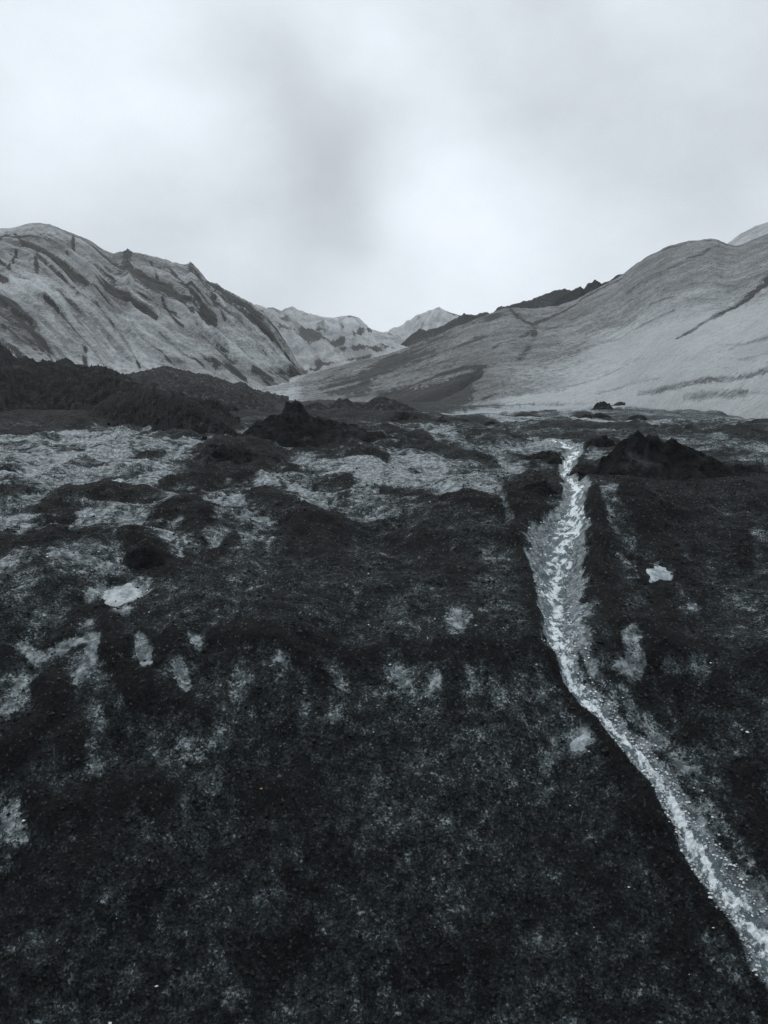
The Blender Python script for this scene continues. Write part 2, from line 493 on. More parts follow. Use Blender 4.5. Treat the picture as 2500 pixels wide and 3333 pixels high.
ICE += ground_strokes(r5, [
    ([(100, 150), (150, 200), (220, 200), (330, 160), (400, 150)], 22, .8), ([(410, 170), (400, 230)], 26, .8), ([(610, 170), (640, 270)], 26, .75), ([(850, 180)], 36, .7),
    ([(770, 270), (800, 350)], 24, .45), ([(490, 20), (540, 60)], 24, .45), ([(120, 300), (60, 420), (0, 520)], 52, .4), ([(330, 320)], 28, .32),
    ([(410, 480), (430, 560)], 34, .42), ([(430, 740), (400, 650)], 24, .25), ([(800, 620), (870, 630), (920, 590)], 36, .3), ([(1150, 285), (1190, 262)], 18, .32), ([(1210, 240), (1240, 262)], 16, .34),
    ([(1430, 250), (1470, 300), (1450, 340)], 32, .34), ([(1450, 450)], 42, .25), ([(60, 940), (90, 1060)], 42, .48), ([(500, 1330)], 48, .3), ([(250, 800)], 70, .14), ([(550, 1660)], 48, .22),
    ([(1210, 740)], 14, .4), ([(1180, 890)], 17, .38), ([(330, 1075)], 18, .3), ([(1000, 1700)], 44, .2), ([(1300, 1600)], 40, .2), ([(1200, 1110), (1290, 1090)], 26, .18),
    ([(620, 400)], 50, .18), ([(930, 760)], 36, .18), ([(20, 1180)], 30, .25), ([(640, 1000)], 40, .14), ([(800, 1450)], 50, .12),
    ([(200, 170), (300, 140)], 13, -.8), ([(480, 200), (560, 330), (620, 400)], 46, -.7), ([(200, 330), (250, 450), (150, 560), (60, 680)], 62, -.6), ([(740, 180), (690, 250)], 26, -.55),  # shade of the gully and overhanging edge painted here as dark cover
    ([(150, 900), (220, 1000)], 55, -.4), ([(100, 1250), (60, 1400)], 95, -.3), ([(550, 780), (700, 860)], 60, -.3), ([(1200, 800)], 42, -.3), ([(1250, 1190)], 46, -.42),
    ([(300, 620), (330, 700)], 46, -.4), ([(800, 440), (900, 470)], 50, -.3), ([(20, 200)], 24, -.6), ([(1300, 150), (1600, 190)], 26, -.35), ([(300, 900), (480, 900)], 60, -.22),
    ([(930, 130), (1100, 190)], 30, -.4), ([(1100, 1500), (1450, 1500)], 80, -.15),
])
ICE += ground_strokes(r6, [
    ([(1070, 130), (1070, 230)], 46, .7), ([(1010, 230), (950, 220)], 30, .4), ([(1240, 210)], 40, .45), ([(1370, 210)], 44, .45), ([(1490, 190)], 42, .25),
    ([(1030, 360), (1100, 460), (1170, 520)], 60, .3), ([(1290, 700), (1350, 860)], 60, .3), ([(1400, 1000)], 52, .3), ([(850, 550)], 48, .4), ([(20, 230), (60, 200), (50, 280)], 30, .32),
    ([(220, 300)], 32, .35), ([(500, 390)], 32, .22), ([(700, 620)], 32, .25), ([(1200, 960)], 36, .3), ([(1390, 1460)], 62, .25), ([(320, 90)], 52, .3), ([(400, 270)], 54, .22),
    ([(650, 220)], 34, .25), ([(1550, 1600)], 62, .3), ([(820, 720)], 52, .16), ([(970, 1100)], 40, .18), ([(1150, 1230)], 40, .18), ([(200, 1350), (360, 1290)], 46, .14), ([(900, 970)], 36, .22),
    ([(650, 1680)], 50, .14), ([(80, 1120)], 36, .16), ([(860, 100), (900, 200)], 34, .35), ([(1640, 1000), (1600, 930)], 20, .3),
    ([(820, 380), (900, 430), (960, 560), (1020, 700), (1130, 850), (1200, 950)], 38, -.5), ([(1150, 180), (1170, 240)], 26, -.5), ([(1000, 60), (1150, 80), (1230, 150)], 55, -.4),
    ([(1100, 900), (1180, 1000), (1230, 1100)], 60, -.35), ([(1330, 470)], 42, -.3), ([(1550, 720), (1600, 850), (1640, 1150)], 60, -.5), ([(1300, 1350), (1340, 1500)], 40, -.3),
    ([(700, 120), (760, 260), (830, 330)], 18, -.5), ([(300, 650), (380, 830)], 60, -.12), ([(1240, 290)], 40, -.3), ([(1430, 330)], 60, -.18), ([(100, 1600), (400, 1500)], 80, -.15),
])

ICE += ground_strokes(r4, [
    ([(742, 670), (736, 780)], 118, .70), ([(742, 800), (752, 900)], 100, .62), ([(762, 920), (778, 1010)], 88, .55), ([(775, 1040), (795, 1150)], 70, .45),
    ([(790, 580), (770, 650)], 60, .35), ([(800, 480), (820, 540)], 50, .3), ([(800, 350), (830, 400)], 40, .3),
])
ICE += ground_strokes(r6, [([(815, 60), (835, 200)], 48, .36), ([(900, 260), (960, 340)], 40, .3), ([(1180, 560), (1260, 640)], 46, .28), ([(1390, 880), (1440, 960)], 40, .3), ([(1540, 1150), (1640, 1300)], 50, .3),
                           ([(1190, 900), (1240, 1000), (1300, 1080)], 26, .35), ([(1440, 1340), (1420, 1250)], 24, .25)])

CONES = []


def cone(*a, **k):
    """note an ash mound (label, crest line, foot height, tile, ...) and spread its ash on the ground round it"""
    CONES.append((a, k))
    crest, bv, tf = a[1], a[2], a[3]
    xs = [p[0] for p in crest]; top = min(p[1] for p in crest)
    w = max(6, (bv - top) * 0.42)
    x0, x1 = min(xs), max(xs)
    m = min(w, (x1 - x0) * 0.3)
    ICE.extend(ground_strokes(tf, [([(x0 + m, bv - w * 0.3), ((x0 + x1) / 2, bv - w * 0.2), (x1 - m, bv - w * 0.3)], w, -.32)], 0.0))


cone('tallest black ash cone with ragged peak, in front of the pale ice tongue', [(1100, 250), (1150, 225), (1195, 195), (1215, 160), (1235, 145), (1262, 142), (1285, 155), (1310, 175), (1350, 195), (1400, 215), (1460, 235), (1520, 262), (1590, 310), (1650, 350)], 352, r3, 0.6, 301, nc=120, nr=76)
cone('black ash hump below the end of the long moraine ridge', [(790, 290), (820, 250), (860, 225), (900, 217), (940, 225), (975, 245), (1005, 275), (1040, 290)], 305, r3, 0.6, 311)
cone('two-peaked black ash mound in the middle of the ice field', [(870, 360), (895, 330), (935, 314), (965, 330), (990, 345), (1030, 345), (1070, 345), (1110, 365), (1160, 405), (1190, 440), (1230, 465)], 445, r3, 0.5, 321, nc=110, nr=60)
cone('small round black ash knob beside a bright ice spot', [(1180, 300), (1195, 270), (1225, 255), (1260, 258), (1285, 275), (1310, 305)], 315, r3, 0.6, 331)
cone('black ash mound above the white ice patch on the left', [(545, 775), (575, 757), (610, 768), (660, 772), (700, 795), (750, 850), (790, 890)], 880, r3, 0.45, 341, jag=0.8)
cone('low ash mound in the middle left of the ice field', [(740, 520), (790, 480), (840, 455), (880, 460), (920, 490), (950, 520)], 535, r3, 0.5, 346, jag=0.7)
cone('largest black ash mound right of the stream, with two summits', [(900, 440), (960, 390), (1030, 345), (1080, 315), (1100, 288), (1130, 278), (1180, 275), (1210, 285), (1240, 305), (1275, 325), (1290, 340), (1335, 350), (1370, 370), (1420, 395), (1465, 422), (1510, 452), (1560, 476), (1620, 495)], 515, r4, 0.45, 351, nc=140, nr=80)
cone('blocky black ash mound beside the head of the stream', [(865, 365), (880, 310), (905, 296), (950, 294), (985, 305), (1010, 330), (1040, 350)], 372, r4, 0.6, 361)
cone('dark ash mound on the left of the stream head', [(590, 395), (620, 375), (665, 355), (710, 350), (745, 358), (770, 385), (785, 415)], 425, r4, 0.6, 371)
cone('small ash mound pushing into the right of the stream', [(790, 450), (830, 415), (870, 398), (910, 405), (940, 430), (980, 450)], 460, r4, 0.5, 376)
cone('black ash knob on the bank edge left of the stream trough', [(530, 560), (570, 525), (620, 495), (660, 480), (710, 477), (735, 492), (748, 520), (752, 550)], 572, r4, 0.7, 381, jag=0.8)
cone('black ash knob on the bank edge right of the stream trough', [(1015, 600), (1035, 545), (1060, 512), (1090, 504), (1115, 515), (1140, 550), (1175, 585)], 620, r4, 0.8, 391, jag=0.8)
cone('small dark lump at the right rim of the stream trough', [(880, 520), (895, 490), (920, 475), (950, 485), (970, 520)], 530, r4, 0.7, 396)
cone('pointed small ash cone below the hollow in the right slope', [(190, 255), (215, 230), (240, 206), (255, 203), (275, 220), (300, 245), (320, 258)], 256, r4, 0.8, 401)
cone('squat ash cone right of the pointed small one', [(425, 255), (430, 238), (450, 228), (475, 225), (495, 232), (500, 262)], 262, r4, 0.8, 411)
cone('wide black ash mound at the foot of the dark hollow', [(0, 240), (40, 210), (65, 190), (85, 183), (110, 195), (140, 205), (165, 230)], 240, r4, 0.6, 421)
cone('rounded ash cone alone on the bright ice of the right slope', [(905, 178), (915, 155), (935, 143), (955, 142), (972, 152), (985, 176)], 178, r4, 0.8, 431)
cone('flat-topped ash cone at far right, beside the rounded cone', [(990, 165), (1000, 148), (1020, 142), (1040, 146), (1060, 155), (1085, 163)], 165, r4, 0.7, 441)
cone('small ash lump under the rounded cone on the ice', [(900, 208), (915, 192), (935, 187), (955, 195), (965, 208)], 210, r4, 0.8, 451, nc=70, nr=50)
cone('thin slab-like ash lump right of the small lump', [(1050, 217), (1070, 203), (1095, 197), (1125, 202), (1135, 210)], 218, r4, 0.7, 461, nc=70, nr=50)
cone('tiny ash cone low in the melt hollow', [(805, 248), (818, 236), (830, 232), (845, 240), (850, 250)], 250, r4, 0.8, 471, nc=60, nr=40)
cone('low ash hump between the pointed and wide cones', [(300, 235), (320, 220), (345, 216), (365, 225), (370, 238)], 238, r4, 0.7, 481, nc=60, nr=40)
cone('row of low black ash hummocks at the right edge of the terrace', [(1450, 310), (1480, 290), (1520, 285), (1550, 270), (1570, 272), (1600, 285), (1640, 280), (1680, 270), (1750, 290)], 312, r4, 0.4, 491)
cone('long low ash hump along the ledge above the stream head', [(330, 300), (380, 275), (440, 280), (500, 290), (560, 300), (600, 318)], 320, r4, 0.4, 496, nc=90, nr=50)
cone('long dark ash hump right of the tall cone', [(-40, 330), (0, 290), (60, 290), (120, 310), (180, 330), (220, 345)], 350, r4, 0.4, 498, nc=90, nr=50)
cone('low dark hump near the left edge of the ice field', [(560, 428), (590, 412), (640, 405), (690, 412), (710, 428)], 432, r3, 0.5, 499, nc=90, nr=50, jag=0.7)
cone('dark ash hump on the left below the bright ice strip', [(290, 620), (340, 590), (420, 575), (500, 580), (600, 585), (690, 600)], 622, r3, 0.4, 502, nc=110, nr=60, jag=0.6)

cone('small dark lump at the left end of the stream head', [(672, 326), (685, 316), (705, 312), (722, 316), (732, 326)], 328, r4, 0.7, 601, nc=50, nr=36)
cone('flat dark lump on the bright ice foot of the right slope', [(545, 208), (565, 198), (600, 193), (640, 194), (660, 204)], 208, r4, 0.6, 602, nc=60, nr=36)
cone('dark slanting lump left of the rounded cone', [(830, 222), (845, 208), (870, 196), (890, 194), (900, 206)], 222, r4, 0.7, 603, nc=50, nr=36)

# stream and its trough: (point, half-width of trough, half-width of water) in tile pixels
STREAM = [
    ((600, 325), 15, 7, 4), ((690, 338), 19, 12, 4), ((790, 345), 42, 35, 4), ((838, 368), 38, 28, 4), ((812, 410), 32, 25, 4), ((770, 445), 36, 28, 4), ((735, 468), 42, 35, 4), ((780, 500), 48, 37, 4),
    ((830, 545), 48, 35, 4), ((825, 600), 52, 31, 4), ((790, 660), 89, 71, 4), ((760, 720), 118, 59, 4), ((745, 790), 111, 59, 4), ((745, 860), 99, 53, 4), ((742, 940), 88, 53, 4),
    ((738, 1020), 76, 53, 4), ((738, 1100), 65, 42, 4), ((742, 1190), 55, 45, 4),
    ((760, 110), 41, 26, 6), ((785, 190), 40, 28, 6), ((820, 270), 40, 26, 6), ((880, 340), 41, 29, 6), ((935, 400), 44, 31, 6), ((990, 490), 45, 29, 6), ((1050, 555), 45, 30, 6),
    ((1125, 635), 49, 31, 6), ((1190, 715), 49, 30, 6), ((1240, 795), 50, 32, 6), ((1285, 890), 54, 32, 6), ((1330, 985), 58, 35, 6), ((1385, 1075), 60, 37, 6), ((1430, 1165), 60, 40, 6),
    ((1490, 1255), 61, 41, 6), ((1545, 1345), 62, 43, 6), ((1605, 1425), 66, 48, 6), ((1665, 1510), 72, 53, 6), ((1725, 1610), 75, 55, 6), ((1800, 1760), 81, 60, 6),
]
ST = []
for (p, wt, ww, tile) in STREAM:
    u, v = (r4 if tile == 4 else r6)(p)
    h = hit(u, v); d = np.linalg.norm(h - np.array([0, 0, EYE]))
    ST.append((h[0], h[1], wt * S * d / F, ww * S * d / F))
ST = catmull(np.array(ST), 6)


def stream_near(x, y):
    q = np.zeros_like(x)
    P = ST
    for i in range(0, len(P) - 1, 2):
        ax, ay, wt = P[i, 0], P[i, 1], P[i, 2] * 0.95 + 0.02
        sel = np.nonzero((np.abs(x - ax) < 2 * wt) & (np.abs(y - ay) < 3 * wt))[0]
        if len(sel): q[sel] = np.maximum(q[sel], smooth(1.8, 0.9, np.hypot(x[sel] - ax, (y[sel] - ay) * 0.7) / wt))
    return q


def ground_fields(x, y, cell=None, lo=False):
    """height, ice cover and cleanness of the ground at x, y"""
    sh = x.shape
    x = x.ravel(); y = y.ravel()
    cell = None if cell is None else np.broadcast_to(cell, sh).ravel()
    R = np.hypot(x, y)
    z = base_z(x, y)
    # zones of thinner and thicker ash cover
    edge_ = 6.7 + 2.3 * smooth(-2.4, -0.5, x)
    field = smooth(edge_, edge_ + 1.4, y + 0.5 * perlin(x / 1.1, y / 1.1, 22)) * smooth(3.5, -0.5, x + 0.0 * y)
    ice = 0.31 + 0.20 * field
    ice += 0.17 * smooth(9.5, 12, y) * smooth(32, 18, y)
    ice += 0.16 * smooth(32, 50, y) * smooth(0.08, 0.2, x / (y + 1)) - 0.45 * smooth(26, 36, y) * smooth(0.1, -0.05, x / (y + 1))
    ice -= 0.02 * smooth(6.8, 4.2, y)
    und = np.zeros_like(x); strokes_h = np.zeros_like(x)
    for pts, w, val, ky, lift in ICE:
        xs = [p[0] for p in pts]; ys = [p[1] for p in pts]
        m = 2.2 * w
        sel = np.nonzero((x > min(xs) - m) & (x < max(xs) + m) & (y > min(ys) - m / ky) & (y < max(ys) + m / ky))[0]
        if not len(sel): continue
        kw = max(ky, 0.6)
        wob = w * 0.45 * (perlin(x[sel] / (w * 0.9), y[sel] * kw / (w * 0.9), 5) + 0.6 * perlin(x[sel] / (w * 0.35), y[sel] * kw / (w * 0.35), 9))
        d, _ = seg_dist(x[sel], y[sel], pts, ky)
        g = smooth(1.5, 0.5, (d + wob) / w)
        ice[sel] += val * g
        gs_ = np.exp(-(d / w) ** 2)
        strokes_h[sel] -= lift * val * gs_ * min(w, 0.35) * (0.85 if val < 0 else 0.35)
    z = z + np.clip(strokes_h, -0.25, 0.6)
    # undulation
    amp = smooth(2.5, 5, R)
    z += amp * 0.13 * fbm(x, y, 2.6, 3, 0.5, 21) * smooth(4, 9, R)
    z += amp * 0.06 * fbm(x, y * 0.8, 1.2, 3, 0.55, 31)
    z += 0.12 * smooth(11, 22, R) * fbm(x, y, 5.0, 3, 0.55, 36)
    z += 0.25 * smooth(14, 45, R) * fbm(x, y, 16, 3, 0.5, 41)
    # ridges and hollows of the melting ice, boldest on the left and above the break of slope
    bold = amp * (0.35 + 0.65 * np.maximum(smooth(0.5, -1.6, x), smooth(6.6, 8.5, y))) * smooth(60, 20, R)
    wx = x + 0.3 * perlin(x / 1.3, y / 1.3, 45); wy = y + 0.3 * perlin(x / 1.3, y / 1.3, 46)
    rg = fbm(wx * 0.8 + 0.35 * wy, wy * 0.9 - 0.2 * wx, 1.5, 3, 0.55, 47, ridged=True)
    z += bold * 0.065 * rg * (1 + 0.3 * smooth(8, 16, R))
    ice -= 0.10 * bold * (rg - 0.5)
    z += 0.13 * smooth(24, 32, y) * smooth(75, 50, y) * smooth(0.12, 0.0, x / (y + 1)) * fbm(x, y, 5, 4, 0.55, 49, ridged=True)
    fr = fbm(wx / 1.9 + 0.3 * wy, wy - 0.15 * wx, 0.55, 4, 0.6, 58, ridged=True)
    z += 0.022 * field * smooth(40, 20, R) * (1 + smooth(8, 16, R)) * fr
    ice += 0.26 * field * (fr - 1.0) * smooth(40, 20, R)
    ter = smooth(11, 16, R)
    ice += ter * 0.26 * fbm(x / 2.6, y + 0.15 * x, 1.5 + 0 * x, 4, 0.6, 48) * (1 - smooth(50, 90, R))
    brk = y - 6.42 - 0.16 * perlin(x / 0.9, 0 * x, 52) - 0.06 * perlin(x / 0.25, 0 * x, 53)
    z += 0.05 * smooth(-0.10, 0.10, brk) * smooth(1.0, 0.2, brk)
    ice += np.exp(-((brk + 0.14) / 0.13) ** 2) * (0.40 * perlin(x / 0.16, y / 0.4, 54) + 0.34 * perlin(x / 0.7, 0 * x, 55) + 0.05) - 0.25 * np.exp(-((brk - 0.12) / 0.10) ** 2)  # bare ice below the break; above it a dark line painted as overhang shade
    # fluted face: runnels down the bank
    face = smooth(4.0, 4.8, y) * smooth(9.5, 7.0, y)
    z += face * 0.085 * fbm(x * 1.0 - 0.25 * y, y * 0.25, 0.9, 3, 0.5, 51)
    quiet = stream_near(x, y)
    if not lo:
        rough = 0.024 + 0.05 * smooth(10, 30, R)
        z += (1 - 0.85 * quiet) * rough * fbm(x, y, 0.55, 7, 0.60, 61, cell=cell)
        rid = fbm(x, y, 0.5, 5, 0.55, 71, ridged=True, cell=cell)
        z += (1 - 0.85 * quiet) * 0.020 * (1 + smooth(9, 25, R)) * rid
    # trough of the stream
    clean = np.zeros_like(x)
    P = ST
    sel = np.nonzero((x > P[:, 0].min() - 2) & (x < P[:, 0].max() + 2) & (y > P[:, 1].min() - 3) & (y < P[:, 1].max() + 3))[0]
    if len(sel):
        xs, ys = x[sel], y[sel]
        kx = 0.85
        d = np.full(len(sel), 1e9); wt = np.ones(len(sel))
        for i in range(len(P) - 1):
            ax, ay = P[i, :2]; bx, by = P[i + 1, :2]
            reach = 3.0 * max(P[i, 2], P[i + 1, 2])
            q = np.nonzero((np.abs(xs - ax) < reach + abs(bx - ax)) & (np.abs(ys - ay) < reach + abs(by - ay)))[0]
            if not len(q): continue
            dx, dy = bx - ax, by - ay
            t = np.clip(((xs[q] - ax) * dx + (ys[q] - ay) * dy) / (dx * dx + dy * dy + 1e-12), 0, 1)
            dd = np.hypot(xs[q] - ax - t * dx, ys[q] - ay - t * dy)
            ww = P[i, 2] * (1 - t) + P[i + 1, 2] * t
            mm = dd / ww < d[q]
            d[q] = np.where(mm, dd / ww, d[q]); wt[q] = np.where(mm, ww, wt[q])
        wob = 0.30 * perlin(xs / 0.20, ys / 0.20, 81) + 0.12 * perlin(xs / 0.08, ys / 0.07, 82)
        dw = d + wob
        depth = np.clip(wt * 0.5, 0.03, 0.13)
        z[sel] -= depth * smooth(1.25, 0.25, dw)
        z[sel] += 0.35 * depth * np.exp(-((d - 1.45) / 0.28) ** 2)
        ice[sel] = ice[sel] + 0.85 * smooth(1.4, 0.7, dw) - 0.28 * np.exp(-((dw - 1.5) / 0.32) ** 2)
        clean[sel] = np.maximum(clean[sel], 0.40 * smooth(1.2, 0.6, dw))
    return z.reshape(sh), ice.reshape(sh), clean.reshape(sh)


def ground_z(x, y, lo=True):
    return ground_fields(np.atleast_1d(np.asarray(x, float)), np.atleast_1d(np.asarray(y, float)), None, lo)[0]


def build_ground():
    az_in = np.linspace(-30, 30, 740)
    az_out = np.concatenate([np.linspace(30, 60, 20)[1:], np.linspace(60, 300, 36)[1:-1], np.linspace(-60, -30, 20)[:-1] + 360])
    az = np.radians(np.concatenate([az_in, az_out]))
    r = np.concatenate([np.linspace(0.15, 4.2, 34)[:-1], np.geomspace(4.2, 10.2, 430)[:-1], np.geomspace(10.2, 45, 240)[:-1], np.geomspace(45, 960, 44)])
    A, Rr = np.meshgrid(az, r)
    x, y = Rr * np.sin(A), Rr * np.cos(A)
    cell = np.gradient(r)[:, None] * np.ones_like(A)
    cell = np.maximum(cell, Rr * np.gradient(np.unwrap(az))[None, :].clip(0.001, 1))
    z, ice, clean = ground_fields(x, y, cell)
    for (cu, cv, w, amt) in CLEAN:
        h = hit(cu, cv); d = np.linalg.norm(h - np.array([0, 0, EYE])); ww = w * S * d / F
        g = np.exp(-(((x - h[0]) ** 2 + ((y - h[1]) * 0.7) ** 2) / (ww * ww)))
        clean = np.maximum(clean, 0.45 * amt * g)
    o = new_mesh('ground', np.stack([x, y, z], -1).reshape(-1, 3), grid_faces(len(r), len(az), True)[:, ::-1], GROUND,
                 {'ice': ice, 'clean': clean})
    return tag(o, 'black ash and grit lying in patches over grey glacier ice', kind='structure')


CLEAN = [(*r5((150, 190)), 60, 0.43), (*r5((410, 200)), 40, 0.46), (*r5((620, 200)), 40, 0.43), (*r5((850, 180)), 40, 0.37), (*r5((790, 310)), 40, 0.37),
         (*r6((1070, 190)), 60, 0.43), (*r6((1240, 210)), 40, 0.31), (*r6((1370, 210)), 45, 0.31), (*r5((280, 170)), 50, 0.37), (*r3((450, 535)), 40, 0.37),
         (*r5((40, 460)), 60, 0.22), (*r5((80, 1000)), 45, 0.25), (*r5((490, 1330)), 40, 0.19), (*r5((420, 510)), 40, 0.22), (*r6((850, 540)), 45, 0.31)]
build_ground()


# ------------------------------------------------------------------ stream
def stream_material():
    M = Mat('running_meltwater')
    n = M.noise(22, 6, 0.7, stretch=(1, 0.6, 0.6))
    n2 = M.noise(75, 4, 0.7)
    foam = M.attr('foam')
    v = M.math('ADD', foam, M.math('ADD', M.math('MULTIPLY_ADD', n, 1.5, -0.75), M.math('MULTIPLY_ADD', n2, 1.3, -0.65)))
    f = M.range(v, 0.16, 0.66)
    c = M.mix(f, (0.12, 0.158, 0.172), (0.82, 0.89, 0.91))
    M.set(M.b.inputs['Base Color'], c)
    M.set(M.b.inputs['Roughness'], M.mixf(f, 0.06, 0.35))
    M.b.inputs['IOR'].default_value = 1.33
    h = M.math('ADD', n, M.math('MULTIPLY', n2, 0.5))
    M.set(M.b.inputs['Normal'], M.bump(h, 1.0, 0.025))
    return M.m


def build_stream():
    P = catmull(ST, 9)
    n = len(P); K = 21
    t = np.gradient(P[:, :2], axis=0); t /= np.linalg.norm(t, axis=1)[:, None] + 1e-9
    nx, ny = t[:, 1], -t[:, 0]
    s = np.linspace(-1, 1, K)
    along = np.concatenate([[0], np.cumsum(np.hypot(*np.diff(P[:, :2], axis=0).T))])
    a1 = np.clip(0.05 / P[:, 3], 0, 0.45); a2_ = np.clip(0.022 / P[:, 3], 0, 0.5)      # ragged edge, a few centimetres
    wl = P[:, 3] * (1.05 + a1 * perlin(along / 0.25, along * 0, 91) + a2_ * perlin(along / 0.08, along * 0 + 3, 92))
    wr = P[:, 3] * (1.05 + a1 * perlin(along / 0.25, along * 0 + 7, 93) + a2_ * perlin(along / 0.08, along * 0 + 9, 94))
    w = np.where(s[None, :] < 0, wl[:, None], wr[:, None])
    x = P[:, 0:1] + nx[:, None] * s[None] * w; y = P[:, 1:2] + ny[:, None] * s[None] * w
    g = ground_z(x, y, True)
    a2 = along[:, None] * np.ones((1, K))
    rip = 0.016 * fbm(x, y, 0.12, 3, 0.6, 95) + 0.008 * fbm(x, y, 0.03, 2, 0.6, 97)
    z = g + 0.024 * (1 - np.abs(s[None]) ** 3) - 0.002 + rip
    z[:, 0] = g[:, 0] - 0.03; z[:, -1] = g[:, -1] - 0.03
    foam = 0.66 - 0.75 * np.abs(s[None] + 0.35 * perlin(a2 / 0.4, 0 * a2 + 4, 98)) ** 1.5 + 0.35 * perlin(a2 / 0.5, s[None] * 1.3 + 0 * a2, 99) + 0.65 * fbm(x, y, 0.08, 3, 0.7, 100)
    foam = foam - 0.12 * (smooth(6.3, 6.9, P[:, 1]) * smooth(10.0, 9.2, P[:, 1]))[:, None]
    o = new_mesh('stream', np.stack([x, y, z], -1).reshape(-1, 3), grid_faces(n, K), stream_material(), {'foam': foam})
    return tag(o, 'thin white meltwater stream running down the black bank', kind='structure')


build_stream()

# ------------------------------------------------------------------ glacier hills
EYEV = np.array([0, 0, EYE])


def sight(u, v, R):
    """point at horizontal distance R on the line of sight"""
    d = ray(u, v)
    return EYEV + d * (R / math.hypot(d[0], d[1]))


